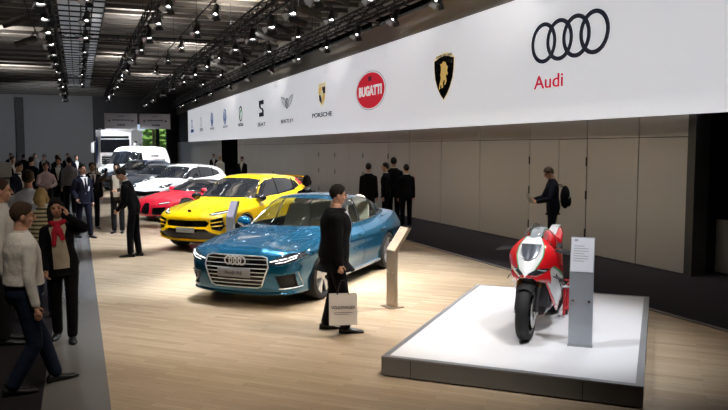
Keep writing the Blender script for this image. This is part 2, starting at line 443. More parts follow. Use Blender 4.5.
# ------------------------------------------------------------------ blue sedan
P_BLUE=mat('blue_metallic_paint',(.005,.105,.205),.22,.6,coat=1.)
def blue_sedan(loc,rz):
    dlo=[(.80,1.0),(-.2,.985),(-1.2,1.01),(-1.70,1.075),(-1.38,1.255),(-1.0,1.345),(-.45,1.385),(.0,1.365),(.38,1.245)]
    hl=[(.44,.665),(.56,.70),(.72,.765),(.88,.785),(.92,.73),(.80,.655),(.66,.618),(.50,.628)]
    gr=[(0,.735),(.41,.735),(.475,.715),(.505,.59),(.40,.315),(.34,.295),(0,.295)]
    it=[(.60,.47),(.83,.50),(.84,.31),(.66,.295)]
    s=Car(un=2.43,ut=-2.51,top=1.457,zc=.62,uf=1.46,ur=-1.46,zw=.345,ra=.385,rim=.255,tw=.24,track=.82,spokes=5,spoke_split=(-.22,-.09,.09,.22),spoke_w=.034,rim_mat=M_SATIN,lip=None,res=(.025,.02,.016),
        plan=[(-2.6,.80),(-2.3,.88),(-1.8,.935),(-1.0,.94),(0,.93),(1.0,.94),(1.7,.935),(2.05,.895),(2.3,.80),(2.5,.68)],
        hood=[(-2.6,.95),(-2.45,1.03),(-2.2,1.075),(-1.7,1.06),(-1.0,1.01),(0,.985),(1.0,1.01),(1.4,.98),(1.9,.91),(2.2,.845),(2.38,.775),(2.5,.70)],
        prof=[(-2.6,.85),(-2.3,1.0),(-2.0,1.12),(-1.6,1.275),(-1.2,1.385),(-.8,1.44),(-.4,1.457),(-.1,1.445),(.2,1.395),(.6,1.23),(1.05,1.0),(1.5,.76),(2.2,.4)],
        cw=[(-2.4,.55),(-2.0,.66),(-1.3,.77),(-.5,.815),(.5,.80),(1.1,.755),(1.6,.7)],
        hoodrib=.012,
        side=[(.15,.90),(.24,.95),(.34,.955),(.5,.985),(.62,.99),(.74,1.003),(.78,1.0),(.86,.965),(.95,.925),(1.2,.86)])
    hp=lambda u,a,z: u>1.5
    s.regions=[
        dict(name='grille',mat=M_GLOSSBLACK,proj='front',poly=gr,cond=hp,off=.03),
        dict(name='headlight',mat=M_LAMPGLASS,proj='front',poly=hl,cond=hp,split=1,off=.004,n=.0),
        dict(name='air_intake',mat=M_BLACK,proj='front',poly=it,cond=hp,split=1,off=.03,n=.0),
        dict(name='windshield',mat=M_GLASS,proj='front',poly=[(0,1.015),(.55,1.01),(.735,.985),(.56,1.37),(.3,1.395),(0,1.40)],cond=lambda u,a,z:(u>.05),n=.22),
        dict(name='rear_window',mat=M_GLASS,proj='rear',poly=[(0,1.10),(.56,1.10),(.46,1.35),(0,1.38)],cond=lambda u,a,z:u<-.9,n=.2),
        dict(name='side_window',mat=M_GLASS,proj='side',poly=dlo,cond=lambda u,a,z:a>.4,split=1,n=.3,off=.004),
        dict(name='tail_light',mat=M_RED,proj='rear',poly=[(.35,.82),(.86,.85),(.90,.98),(.35,.93)],cond=lambda u,a,z:u<-1.9,split=1)]
    r=build_car(s,'sedan','glossy dark blue metallic sedan nearest in the row, with wide slatted grille','car',loc,rz,P_BLUE)
    # grille frame and slats
    fr=[(0,.735),(.41,.735),(.475,.715),(.505,.59),(.40,.315),(.34,.295),(0,.295)]
    full=fr+[(-a,b) for a,b in reversed(fr[1:-1])]
    pts=nose_line(s,full,.006,5)
    MB().tube(pts,.010,8,closed=True).build('grille_frame',M_BRIGHT,r)
    for z in (.345,.40,.455,.51,.565):
        w=np.interp(z,[.295,.315,.60],[.34,.40,.50])
        MB().tube(nose_line(s,[(-w,z),(w,z)],.0,16),.007,6,ry=.007).build('grille_slat',M_BRIGHT,r)
    for z in (.625,.69):
        w=np.interp(z,[.60,.715],[.50,.47])
        MB().tube(nose_line(s,[(-w,z),(w,z)],-.004,16),.0055,6).build('grille_slat',M_BRIGHT,r)
    em=MB(); u=s.su(0,.67)+.012
    for k in range(4):
        cy=(k-1.5)*.072
        em.tube([(u+.004*(k%2),cy+.056*math.cos(t),.668+.056*math.sin(t)) for t in np.linspace(0,2*PI,25)[:-1]],.0105,6,closed=True)
    em.build('ring_emblem',M_BRIGHT,r)
    plate(s,r,.50,.52,.125,'Audi A6',.03,.085)
    for sg in (1,-1):   # lamp graphics
        MB().tube(nose_line(s,[(sg*.52,.663),(sg*.70,.70),(sg*.84,.745)],-.004,6),.013,6,ry=.010).build('daytime_light',M_LAMP,r)
        MB().tube(nose_line(s,[(sg*.60,.645),(sg*.72,.665),(sg*.84,.715)],-.006,6),.008,6).build('daytime_light',M_LAMP,r)
        for v,z in ((.64,.685),(.74,.715)):
            MB().ell((s.su(sg*v,z)-.012,sg*v,z),(.02,.026,.022),nu=12,nv=8).build('lamp_lens',M_CHROME,r)
        MB().tube(nose_line(s,[(sg*.64,.285),(sg*.86,.30),(sg*.855,.52)],.004,6),.009,6).build('intake_trim',M_SATIN,r)
    MB().tube(nose_line(s,[(-.82,.225),(-.4,.205),(.4,.205),(.82,.225)],.008,8),.018,6).build('front_lip',P_BLUE,r)
    for sg in (1,-1):
        pts=flank_line(s,dlo+[dlo[0]],sg,.002,5)
        MB().tube(pts,.010,6).build('window_trim',M_CHROME,r)
        for a in (( -.30,1.0),( -1.28,1.02)):
            b=(-.36,1.38) if a[0]>-1 else (-1.36,1.25)
            MB().tube(flank_line(s,[a,b],sg,-.006,6),.03,6,ry=.012).build('door_pillar',M_GLOSSBLACK,r)
        MB().tube(flank_line(s,[(1.05,.235),(0,.225),(-1.05,.235)],sg,.012,8),.022,6).build('sill',M_SATIN,r)
    seams(s,r,[[(.92,.98),(.95,.75),(.88,.28)],[(-.28,.98),(-.27,.6),(-.25,.27)],[(-1.32,.98),(-1.2,.75),(-1.05,.5),(-1.0,.3)]])
    handles(s,r,(-.08,-1.12),.80,P_BLUE)
    mirror(s,r,.62,.98,P_BLUE)
    hs=[(s.sz(u,v)) for u,v in ()]
    for sg in (1,-1):
        MB().tube([(u,sg*v,s.sz(u,sg*v)-.001) for u,v in [(t,.80-.28*((t-1.0)/1.25)**2) for t in np.linspace(1.02,2.26,12)]],.004,5).build('hood_seam',M_BLACK,r)
    # cabin
    MB().box((-.35,0,.55),(2.9,1.45,.30),bev=.05).box((-1.9,0,.85),(.7,1.3,.3)).build('cabin_floor',M_DASH,r)
    d=MB(); d.rings([[(1.12,y,.75),(1.12,y,.955),(.85,y,.985),(.62,y,.96),(.58,y,.85),(.62,y,.70)] for y in np.linspace(-.70,.70,8)]); d.build('dashboard',M_DASH,r)
    sw=MB(); sw.tube([(.42+.07*math.sin(t)*-1,.37+.18*math.cos(t),.93+.17*math.sin(t)) for t in np.linspace(0,2*PI,25)[:-1]],.016,8,closed=True); sw.bar((.43,.2,.93),(.43,.54,.93),.03,.06); sw.build('steering_wheel',M_BLACK,r)
    for (u,v,w) in ((-.02,.37,.52),(-.02,-.37,.52),(-1.0,.36,.60),(-1.0,-.36,.60)):
        st=MB(); st.box((u,v,.68),(.52,w,.16),bev=.05)
        st.rings([[ (u-.20-.20*t+a*.07, v+b*w*.46*(1-.25*t*t), .70+.55*t) for a,b in ((1,-1),(1.15,-.6),(1.0,0),(1.15,.6),(1,1),(-.6,.9),(-.9,0),(-.6,-.9))] for t in np.linspace(0,1,6)])
        st.ell((u-.42,v,1.29),(.06,.13,.085)); st.build('seat',M_LEATHER,r)
    return r
# ------------------------------------------------------------------ the other cars
P_YELLOW=mat('yellow_paint',(.95,.60,.0),.3,coat=1.)
P_SUVWHITE=mat('white_paint',(.78,.79,.80),.3,coat=1.)
P_REDCAR=mat('red_paint',(.80,.015,.045),.3,coat=1.)
P_NAVY=mat('navy_paint',(.03,.06,.12),.28,.4,coat=1.)
P_SLATE=mat('slate_paint',(.12,.14,.18),.28,.5,coat=1.)
M_CARBON=mat('dark_carbon',(.012,.012,.013),.35,coat=.3)
M_PINKRED=mat('pinkred_gloss',(.55,.06,.09),.25,coat=.5)  # pink-red tone of the rear quarter area
front=lambda u,a,z:u>1.4
def suv_yellow(loc,rz):
    dlo=[(.95,1.10),(-.2,1.14),(-1.2,1.20),(-1.72,1.29),(-1.55,1.42),(-1.0,1.52),(-.4,1.54),(.1,1.50),(.50,1.36)]
    s=Car(un=2.50,ut=-2.60,top=1.64,zc=.7,uf=1.52,ur=-1.48,zw=.385,ra=.43,rim=.29,tw=.30,track=.85,spokes=5,spoke_split=(-.14,.14),spoke_w=.04,rim_mat=M_DARKRIM,lip=(.022,M_GLOSSBLACK),res=(.035,.03,.022),
        plan=[(-2.7,.86),(-2.4,.96),(-1.9,1.0),(-1,.985),(0,.965),(1,.985),(1.7,1.0),(2.1,.96),(2.38,.86),(2.55,.75)],
        hood=[(-2.7,1.05),(-2.5,1.13),(-2.1,1.22),(-1.2,1.16),(0,1.09),(1.0,1.11),(1.5,1.07),(2.0,.98),(2.35,.88),(2.5,.80)],
        prof=[(-2.75,1.0),(-2.55,1.22),(-2.3,1.42),(-1.9,1.54),(-1.4,1.60),(-.8,1.635),(-.3,1.64),(.1,1.615),(.45,1.50),(.85,1.28),(1.2,1.09),(1.6,.85),(2.2,.4)],
        cw=[(-2.5,.66),(-2.0,.74),(-1.3,.83),(-.5,.87),(.5,.86),(1.2,.80),(1.7,.7)],zbelt=1.08,tum=.48,zbot=.26,hoodrib=.02,nc=.18,
        side=[(.2,.93),(.35,.955),(.55,.965),(.75,.99),(.92,1.0),(1.02,.97),(1.15,.92),(1.3,.86)],
        nose_z=[(.2,-.16),(.32,-.04),(.5,.0),(.68,-.03),(.76,-.02),(.9,-.10),(1.1,-.25)])
    hl=[(.52,.835),(.66,.82),(.90,.88),(.93,.93),(.80,.925),(.66,.895)]
    s.regions=[
        dict(name='grille',mat=M_GLOSSBLACK,proj='front',poly=[(0,.70),(.50,.71),(.58,.66),(.52,.58),(0,.565)],cond=front,off=.04),
        dict(name='air_intake',mat=M_GLOSSBLACK,proj='front',poly=[(.60,.72),(.86,.79),(.90,.60),(.84,.49),(.66,.53),(.62,.60)],cond=front,split=1,off=.03,n=0.),
        dict(name='lower_grille',mat=M_GLOSSBLACK,proj='front',poly=[(0,.52),(.50,.53),(.62,.45),(.84,.41),(.78,.33),(.5,.30),(0,.30)],cond=front,off=.03,n=0.),
        dict(name='headlight',mat=M_LAMPGLASS,proj='front',poly=hl,cond=front,split=1,n=0.,off=.004),
        dict(name='windshield',mat=M_GLASSDARK,proj='front',poly=[(0,1.135),(.55,1.125),(.78,1.10),(.60,1.52),(.3,1.555),(0,1.56)],cond=lambda u,a,z:u>.1,n=.2),
        dict(name='side_window',mat=M_GLASSDARK,proj='side',poly=dlo,cond=lambda u,a,z:a>.4,split=1,n=.3,off=.004),
        dict(name='quarter_panel',mat=M_PINKRED,proj='side',poly=[(-1.58,1.46),(-1.78,1.30),(-2.28,1.36),(-2.2,1.47),(-1.9,1.53)],cond=lambda u,a,z:a>.4,split=1,n=.3),
        dict(name='rear_window',mat=M_GLASSDARK,proj='rear',poly=[(0,1.2),(.6,1.2),(.52,1.5),(0,1.52)],cond=lambda u,a,z:u<-1.4,n=.2)]
    r=build_car(s,'sport_utility_vehicle','bright yellow angular SUV with black slatted nose, parked behind the blue sedan','car',loc,rz,P_YELLOW)
    for sg in (1,-1):
        MB().tube(nose_line(s,[(sg*.58,.85),(sg*.72,.865),(sg*.86,.90)],-.002,6),.012,6).build('daytime_light',M_LAMP,r)
        for a,b in (((.63,.66),(.86,.70)),((.65,.59),(.86,.61))):
            MB().tube(nose_line(s,[(sg*a[0],a[1]),(sg*b[0],b[1])],.004,6),.020,6,ry=.014).build('intake_blade',P_YELLOW,r)
        MB().tube(nose_line(s,[(sg*.52,.545),(sg*.66,.475),(sg*.86,.44)],.006,6),.028,6).build('bumper_blade',P_YELLOW,r)
        MB().tube(flank_line(s,[(1.02,.36),(0,.34),(-1.02,.36)],sg,.01,8),.05,8).build('sill',M_GLOSSBLACK,r)
        for a,b in (((-.30,1.13),(-.36,1.55)),((-1.25,1.2),(-1.35,1.5))):
            MB().tube(flank_line(s,[a,b],sg,-.004,6),.035,6,ry=.012).build('door_pillar',M_GLOSSBLACK,r)
        MB().tube([(t,sg*(.34+.30*(1-(t-1.05)/1.3)),s.sz(t,sg*(.34+.30*(1-(t-1.05)/1.3)))-.002) for t in np.linspace(1.05,2.3,10)],.005,5).build('hood_seam',M_BLACK,r)
    MB().tube(nose_line(s,[(-.84,.40),(-.76,.31),(-.5,.275),(0,.27),(.5,.275),(.76,.31),(.84,.40)],.008,6),.026,6).build('front_lip',P_YELLOW,r)
    e=MB(); u=2.26
    sh=[(-.04,.05),(.04,.05),(.045,0),(.0,-.07),(-.045,0)]
    e.prism(sh,.008,Matrix(((0,.35,.94),(1,0,0),(0,.94,-.35))).to_3x3(),(s.su(0,.88),0,.885)); e.build('shield_emblem',M_GLOSSBLACK,r)
    plate(s,r,.50,.50,.115,None,.02)
    seams(s,r,[[(.98,1.06),(1.0,.7),(.95,.38)],[(-.28,1.13),(-.25,.6),(-.22,.36)],[(-1.25,1.15),(-1.15,.85),(-1.05,.6)]])
    handles(s,r,(-.05,-1.0),.93,P_YELLOW); mirror(s,r,.78,1.08,M_GLOSSBLACK,size=(.12,.13,.09))
    sp=MB(); sp.rings([[(-2.02-.36*t,v,1.54-.045*t+.02*(1-(v/.65)**2)) for t in (0,.5,1)]+[(-2.02-.36*t,v,1.50-.045*t+.02*(1-(v/.65)**2)) for t in (1,.5,0)] for v in np.linspace(-.64,.64,9)])
    sp.build('roof_spoiler',P_YELLOW,r)
    MB().prism([(-1.35,0),(-1.55,.0),(-1.52,.055)],.03,Matrix(((1,0,0),(0,0,-1),(0,1,0))).to_3x3(),(0,.015,1.60)).build('roof_antenna',M_BLACK,r)
    return r
def hypercar(loc,rz):
    s=Car(un=2.2,ut=-2.34,top=1.21,zc=.5,uf=1.36,ur=-1.35,zw=.345,ra=.38,rim=.26,tw=.30,track=.86,spokes=5,spoke_split=(-.13,.13),spoke_w=.04,rim_mat=M_DARKRIM,lip=None,res=(.04,.035,.025),
        plan=[(-2.4,.84),(-2.1,.97),(-1.4,1.01),(-.6,.96),(.2,.93),(.9,.97),(1.5,.99),(1.9,.93),(2.1,.82),(2.3,.66)],
        hood=[(-2.4,.85),(-1.9,.95),(-1.2,.98),(-.3,.92),(.6,.87),(1.1,.86),(1.5,.80),(1.9,.70),(2.2,.56)],
        prof=[(-2.4,.80),(-1.8,.98),(-1.2,1.10),(-.6,1.185),(-.1,1.21),(.25,1.19),(.6,1.07),(1.05,.87),(1.5,.65),(2.0,.4)],
        cw=[(-2,.5),(-1,.68),(-.3,.76),(.5,.75),(1.1,.66),(1.6,.55)],zbelt=.86,tum=.55,zbot=.13,wf=.55,hoodrib=.02,
        side=[(.1,.92),(.25,.96),(.45,.98),(.65,1.0),(.8,.95),(1,.87)],nose_z=[(.1,-.08),(.25,0),(.45,-.04),(.6,-.12),(.8,-.3)],nc=.25)
    blk=[(.35,.82),(.1,.30),(-.5,.2),(-1.0,.2),(-.9,.5),(-.5,.98),(-1.2,1.15),(-2.5,1.0),(-2.5,1.4),(.6,1.4),(1.4,.95),(.7,.84)]
    s.regions=[
        dict(name='windshield',mat=M_GLASSDARK,proj='front',poly=[(0,.89),(.50,.885),(.68,.87),(.56,1.10),(0,1.15)],cond=lambda u,a,z:u>.1,n=.12),
        dict(name='side_window',mat=M_GLASSDARK,proj='side',poly=[(.85,.89),(-.2,.90),(-.62,1.0),(-.35,1.10),(.1,1.12),(.45,1.03)],cond=lambda u,a,z:a>.35,split=1,n=.25,off=.004),
        dict(name='roof_panel',mat=M_CARBON,proj='side',poly=blk,split=0,n=-1.),
        dict(name='grille',mat=M_GLOSSBLACK,proj='front',poly=[(0,.56),(.12,.55),(.20,.36),(.16,.22),(0,.21)],cond=front,off=.03),
        dict(name='air_intake',mat=M_GLOSSBLACK,proj='front',poly=[(.30,.42),(.78,.46),(.80,.24),(.34,.20)],cond=front,split=1,off=.03,n=0.),
        dict(name='headlight',mat=M_LAMPGLASS,proj='front',poly=[(.50,.58),(.82,.63),(.84,.57),(.50,.52)],cond=front,split=1,n=0.)]
    r=build_car(s,'hypercar','low red and black two-tone sports car half hidden behind the yellow SUV','car',loc,rz,P_REDCAR)
    for sg in (1,-1):
        MB().tube(nose_line(s,[(sg*.52,.555),(sg*.82,.60)],.0,6),.012,6).build('daytime_light',M_LAMP,r)
    c=MB().tube([(.15,.78,.86),(.55,.93,.70),(.0,.985,.45),(-.5,.99,.55),(-.75,.93,.85),(-.4,.70,1.05),(.2,.55,1.17)],.02,6).build('side_line',M_SATIN,r)
    MB().tube([(.15,-.78,.86),(.55,-.93,.70),(.0,-.985,.45),(-.5,-.99,.55),(-.75,-.93,.85),(-.4,-.70,1.05),(.2,-.55,1.17)],.02,6).build('side_line',M_SATIN,r)
    mirror(s,r,.6,.88,P_REDCAR,size=(.09,.10,.06))
    return r
def estate(name,label,cat,loc,rz,paint,suv=True,glass=None,hi=1.69,grp=None,grille_m=None):
    k=hi/1.69; 
    dlo=[(.85,1.10*k),(-.2,1.12*k),(-1.2,1.16*k),(-1.85,1.24*k),(-1.75,1.38*k),(-1.1,1.53*k),(-.4,1.57*k),(.1,1.52*k),(.45,1.38*k)]
    s=Car(un=2.42,ut=-2.48,top=hi,zc=.68*k,uf=1.47,ur=-1.43,zw=.37*k,ra=.41*k,rim=.27*k,tw=.27,track=.83,spokes=10,spoke_split=(0,),spoke_w=.05,rim_mat=M_SATIN,lip=(.018,M_BLACK) if suv else None,res=(.045,.04,.03),
        plan=[(-2.6,.82),(-2.3,.92),(-1.8,.975),(-1,.965),(0,.95),(1,.965),(1.7,.97),(2.05,.92),(2.3,.80),(2.45,.70)],
        hood=[(a,b*k) for a,b in [(-2.6,1.0),(-2.4,1.12),(-2.0,1.18),(-1.2,1.13),(0,1.08),(1.0,1.10),(1.5,1.08),(1.95,1.0),(2.25,.88),(2.42,.78)]],
        prof=[(a,b*k) for a,b in [(-2.7,1.05),(-2.5,1.28),(-2.2,1.50),(-1.9,1.58),(-1.3,1.65),(-.7,1.685),(-.3,1.69),(.1,1.655),(.45,1.52),(.8,1.31),(1.1,1.11),(1.5,.88),(2.2,.45)]],
        cw=[(-2.5,.66),(-2.0,.74),(-1.3,.80),(-.5,.83),(.5,.82),(1.1,.77),(1.7,.7)],zbelt=1.07*k,tum=.44,zbot=.22*k,hoodrib=.015,
        side=[(a*k,b) for a,b in [(.2,.94),(.35,.965),(.6,.99),(.85,1.0),(1.0,.97),(1.15,.92),(1.3,.86)]],
        nose_z=[(a*k,b) for a,b in [(.2,-.12),(.35,-.03),(.55,0),(.75,-.03),(.9,-.10),(1.1,-.25)]])
    q=lambda P:[(a,b*k) for a,b in P]
    s.regions=[
        dict(name='grille',mat=M_GLOSSBLACK,proj='front',poly=q([(0,.66),(.62,.70),(.74,.62),(.66,.50),(0,.47)]),cond=front,off=.03),
        dict(name='air_intake',mat=M_BLACK,proj='front',poly=q([(0,.38),(.7,.40),(.66,.30),(0,.28)]),cond=front,off=.03,n=0.),
        dict(name='headlight',mat=M_LAMPGLASS,proj='front',poly=q([(.50,.83),(.60,.90),(.78,.97),(.88,.96),(.90,.86),(.76,.80)]),cond=front,split=1,n=-.2,off=.004),
        dict(name='windshield',mat=glass or M_GLASSDARK,proj='front',poly=q([(0,1.14),(.55,1.13),(.74,1.10),(.58,1.55),(.3,1.59),(0,1.60)]),cond=lambda u,a,z:u>.1,n=.2),
        dict(name='side_window',mat=M_GLASSDARK,proj='side',poly=dlo,cond=lambda u,a,z:a>.4,split=1,n=.3,off=.004),
        dict(name='rear_window',mat=M_GLASSDARK,proj='rear',poly=q([(0,1.2),(.6,1.2),(.52,1.55),(0,1.56)]),cond=lambda u,a,z:u<-1.4,n=.2)]
    r=build_car(s,name,label,cat,loc,rz,paint,grp)
    for sg in (1,-1):
        for z in (.87,.93): MB().ell((s.su(sg*.70,z*k)-.01,sg*.70,z*k),(.02,.09,.018),nu=12,nv=8).build('lamp_lens',M_LAMP,r)
        for a,b in (((-.30,1.12*k),(-.34,1.58*k)),((-1.25,1.16*k),(-1.35,1.52*k))):
            MB().tube(flank_line(s,[a,b],sg,-.004,6),.035,6,ry=.012).build('door_pillar',M_GLOSSBLACK,r)
        MB().tube([(.1,sg*.60,s.sz(.1,sg*.56)+.03),(-.6,sg*.60,s.sz(-.6,sg*.56)+.04),(-1.6,sg*.57,s.sz(-1.6,sg*.53)+.03)],.014,6).build('roof_rail',M_SATIN if suv else paint,r)
    seams(s,r,[[(.95,1.05*k),(.98,.7*k),(.92,.35*k)],[(-.28,1.1*k),(-.25,.6*k),(-.22,.32*k)]])
    handles(s,r,(-.05,-1.0),.95*k,paint); mirror(s,r,.72,1.06*k,paint,size=(.11,.12,.08))
    return r
def van(loc,rz):
    P=mat('van_white',(.80,.80,.81),.35,coat=.6)
    s=Car(un=2.95,ut=-3.0,top=2.36,zc=.9,uf=1.95,ur=-1.65,zw=.34,ra=.39,rim=.22,tw=.23,track=.84,spokes=8,spoke_split=(0,),spoke_w=.06,rim_mat=M_SATIN,lip=(.02,M_BLACK),res=(.06,.055,.045),
        plan=[(-3.1,.99),(-2.5,1.0),(0,1.0),(1.6,1.0),(2.3,.96),(2.7,.88),(2.95,.76)],
        hood=[(-3.1,1.2),(-1,1.2),(1.6,1.2),(2.2,1.18),(2.6,1.08),(2.85,.98),(3,.9)],
        prof=[(-3.3,1.6),(-3.05,2.1),(-2.9,2.30),(-2.5,2.355),(-1,2.36),(.7,2.35),(1.1,2.27),(1.5,1.95),(1.95,1.52),(2.35,1.18),(2.7,.9)],
        cw=[(-3.1,.97),(-2.5,.98),(0,.98),(1.3,.965),(1.9,.92),(2.5,.85)],zbelt=1.25,tum=.14,zbot=.22,wf=.18,wr=.02,um=.2,tc=.03,kc=.22,
        side=[(.2,.95),(.4,.98),(.8,1.0),(1.1,.99),(1.4,.97)],tail_z=[(.2,0),(1,0),(2.4,0)])
    s.regions=[
        dict(name='grille',mat=M_BLACK,proj='front',poly=[(0,.80),(.5,.80),(.54,.62),(0,.60)],cond=front,off=.02),
        dict(name='bumper_panel',mat=M_BLACK,proj='front',poly=[(0,.50),(.85,.52),(.85,.26),(0,.24)],cond=front,n=0.),
        dict(name='headlight',mat=M_LAMPGLASS,proj='front',poly=[(.56,.70),(.60,.90),(.84,1.0),(.88,.78),(.70,.68)],cond=front,split=1,n=-.2),
        dict(name='windshield',mat=M_GLASSDARK,proj='front',poly=[(0,1.27),(.6,1.27),(.86,1.25),(.76,2.0),(0,2.06)],cond=lambda u,a,z:u>1.0,n=.2),
        dict(name='side_window',mat=M_GLASSDARK,proj='side',poly=[(1.95,1.30),(.85,1.28),(.85,1.95),(1.35,1.95),(1.7,1.65)],cond=lambda u,a,z:a>.4,split=1,n=.3)]
    r=build_car(s,'delivery_van','white panel van with lettered flank at the far end of the car row','van',loc,rz,P)
    pr=MB(); rk=random.Random(5)
    for z,h,a,b in ((1.38,.26,-.5,-2.4),(1.72,.12,-.4,-1.5)):
        xx=a
        while xx>b:
            q=h*(.4+.4*rk.random()); pr.box((xx-q/2,s.sv(xx,z)+.006,z),(q,.012,h*(.8+.2*rk.random()))); xx-=q*1.3
    pr.build('lettering',M_DARKGREY,r,False)
    mirror(s,r,1.75,1.35,M_BLACK,size=(.08,.10,.16))
    seams(s,r,[[(.75,1.9),(.75,.5)],[(-.5,1.9),(-.5,.5)]])
    return r
def truck(loc,rz):
    W=mat('truck_white',(.80,.81,.82),.35,coat=.5)
    t=thing('semi_truck','white heavy truck cab with dark windscreen under the hanging direction signs','truck',loc,rz)
    def box(nm,c,d,m,b=.06): return MB().box(c,d,bev=b).build(nm,m,t)
    cab=MB()
    secs=[(-2.3,2.9),(-2.3,3.55),(-.3,3.6),(.05,3.4),(.22,2.75),(.28,1.0),(.22,.45),(-.3,.42),(-2.3,.9)]
    R=[]
    for y,k in ((-1.25,.97),(-1.20,1.0),(1.20,1.0),(1.25,.97)):
        R.append([(-1+(u+1)*k,y,2+(z-2)*k) for u,z in secs])
    cab.rings(R); cab.build('cab',W,t)
    ws=MB(); ws.rings([[(.275,y,1.9),(.235,y,2.85),(.15,y,2.87),(.2,y,1.88)] for y in (-1.12,1.12)]); ws.build('windshield',M_GLASSDARK,t)
    MB().box((.27,0,1.35),(.06,1.9,.62),bev=.02).build('grille',M_BLACK,t)
    for z in (1.15,1.30,1.45,1.6): MB().box((.31,0,z),(.03,1.8,.03)).build('grille_slat',M_SATIN,t)
    box('bumper',(.22,0,.62),(.35,2.45,.42),W); MB().box((.40,0,.58),(.02,1.3,.2)).build('air_intake',M_BLACK,t)
    for y in (-.98,.98): MB().box((.395,y,.66),(.04,.40,.2),bev=.02).build('headlight',M_LAMP,t)
    for y in (-1,1):
        MB().prism([(-.15,1.85),(-1.0,1.85),(-1.0,2.75),(-.2,2.75)],.02,Matrix(((1,0,0),(0,0,-1),(0,1,0))).to_3x3(),(0,y*1.25+.01,0)).build('side_window',M_GLASSDARK,t)
        MB().box((-1.75,y*1.25,2.3),(.55,.02,.5),bev=.008).build('side_window',M_GLASSDARK,t)
        m=MB(); m.bar((.1,y*1.25,2.75),(.35,y*1.55,2.65),.04,.04); m.box((.35,y*1.58,2.25),(.16,.22,.75),bev=.05); m.build('side_mirror',W,t)
    MB().box((-.6,0,3.62),(.9,1.6,.10),bev=.03).box((-1.7,0,3.68),(.9,1.9,.16),bev=.04).build('roof_fairing',W,t)
    MB().box((.17,0,3.02),(.1,2.1,.16),bev=.03).build('sun_visor',M_GLASSDARK,t)
    MB().box((-3.2,0,.95),(5.2,.9,.3)).build('chassis',M_BLACK,t)
    for u in (-.75,-4.6):
        for y in (-1,1):
            w=MB().lathe([(.28,-.14),(.5,-.15),(.52,-.1),(.52,.1),(.5,.15),(.28,.14)],(u,y*1.02,.52),(0,y,0),32,closed=True).build('wheel',M_TYRE,t)
            MB().lathe([(.0,.06),(.12,.08),(.2,.0),(.28,.05),(.3,.13)],(u,y*1.02,.52),(0,y,0),24).build('rim',M_SATIN,w)
    return t
blue_sedan((3.64,11.71,0),rad(-132.7))
o=suv_yellow((3.74,17.3,0),rad(-134)); o.scale=(.95,.93,.98)
hypercar((3.75,23.9,0),rad(-150))
o=estate('sport_utility_vehicle','white SUV coupe parked behind the red and black sports car','car',(3.80,29.3,0),rad(-133),P_SUVWHITE); o.scale=(.95,.95,.95)
estate('estate_car','slate grey car with dark roof, wedged between the white SUV and a navy one','car',(3.6,35.5,0),rad(-132),P_SLATE,False,hi=1.5)
estate('estate_car','navy blue car standing in front of the white delivery van','car',(3.05,41,0),rad(-130),P_NAVY,hi=1.60)
van((3.35,48,0),rad(-120))
truck((2.6,56.5,0),rad(-113))
# ------------------------------------------------------------------ the hall: floor, walls, ceiling
def floor_mats():
    m=mat('oak_floor',(.50,.42,.33),.26,spec=.4); nt=m.node_tree; b=nt.nodes['Principled BSDF']
    tc=nt.nodes.new('ShaderNodeTexCoord'); mp=nt.nodes.new('ShaderNodeMapping'); mp.inputs['Rotation'].default_value=(0,0,rad(44))
    br=nt.nodes.new('ShaderNodeTexBrick'); br.inputs['Scale'].default_value=1.; br.inputs['Brick Width'].default_value=.9; br.inputs['Row Height'].default_value=.085
    br.inputs['Mortar Size'].default_value=.003; br.inputs['Color1'].default_value=(.56,.43,.29,1); br.inputs['Color2'].default_value=(.45,.338,.222,1); br.inputs['Mortar'].default_value=(.40,.30,.20,1); br.inputs['Bias'].default_value=0
    ns=nt.nodes.new('ShaderNodeTexNoise'); ns.inputs['Scale'].default_value=3; mp2=nt.nodes.new('ShaderNodeMapping'); mp2.inputs['Scale'].default_value=(1.2,22,1); 
    mx=nt.nodes.new('ShaderNodeMix'); mx.data_type='RGBA'; mx.blend_type='MULTIPLY'; mx.inputs[0].default_value=.35
    nt.links.new(tc.outputs['Object'],mp.inputs[0]); nt.links.new(mp.outputs[0],br.inputs['Vector']); nt.links.new(mp.outputs[0],mp2.inputs[0]); nt.links.new(mp2.outputs[0],ns.inputs['Vector'])
    nt.links.new(br.outputs['Color'],mx.inputs[6]); nt.links.new(ns.outputs[0],mx.inputs[7]); nt.links.new(mx.outputs[2],b.inputs['Base Color'])
floor_mats()
M_CARPET=mat('dark_carpet',(.018,.015,.018),.95,spec=.1,noise=(30,.3))
M_PATH=mat('grey_gloss_path',(.15,.145,.14),.20,noise=(4,.06))
M_PANEL=mat('beige_wall_panel',(.36,.33,.29),.42,noise=(.8,.04))
M_DARKWALL=mat('dark_wall',(.035,.035,.037),.8)
M_GREYWALL=mat('grey_back_wall',(.16,.16,.163),.8,noise=(.3,.08))
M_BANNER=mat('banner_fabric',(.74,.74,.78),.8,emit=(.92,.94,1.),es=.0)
M_CEIL=mat('ceiling_deck',(.24,.215,.185),.8,noise=(.4,.25))
M_BEAM=mat('ceiling_beam_grey',(.055,.05,.045),.7)
M_TRUSS=mat('black_truss',(.005,.005,.006),.5,spec=.2)
M_VOID=mat('unlit_black',(.002,.002,.002),1.,spec=0.)
def st(o): o['kind']='structure'; return o
def slab(nm,x0,x1,y0,y1,z0,z1,m,kind=True,parent=None):
    o=MB().box(((x0+x1)/2,(y0+y1)/2,(z0+z1)/2),(x1-x0,y1-y0,z1-z0)).build(nm,m,parent,False)
    return st(o) if kind else o
FL=slab('floor',.2,7.3,-6,82,-.1,0,MATS['oak_floor'])
slab('floor_path',-.36,.2,-6,82,-.1,0,M_PATH)
slab('floor_carpet',-14,-.36,-6,82,-.1,0,M_CARPET)
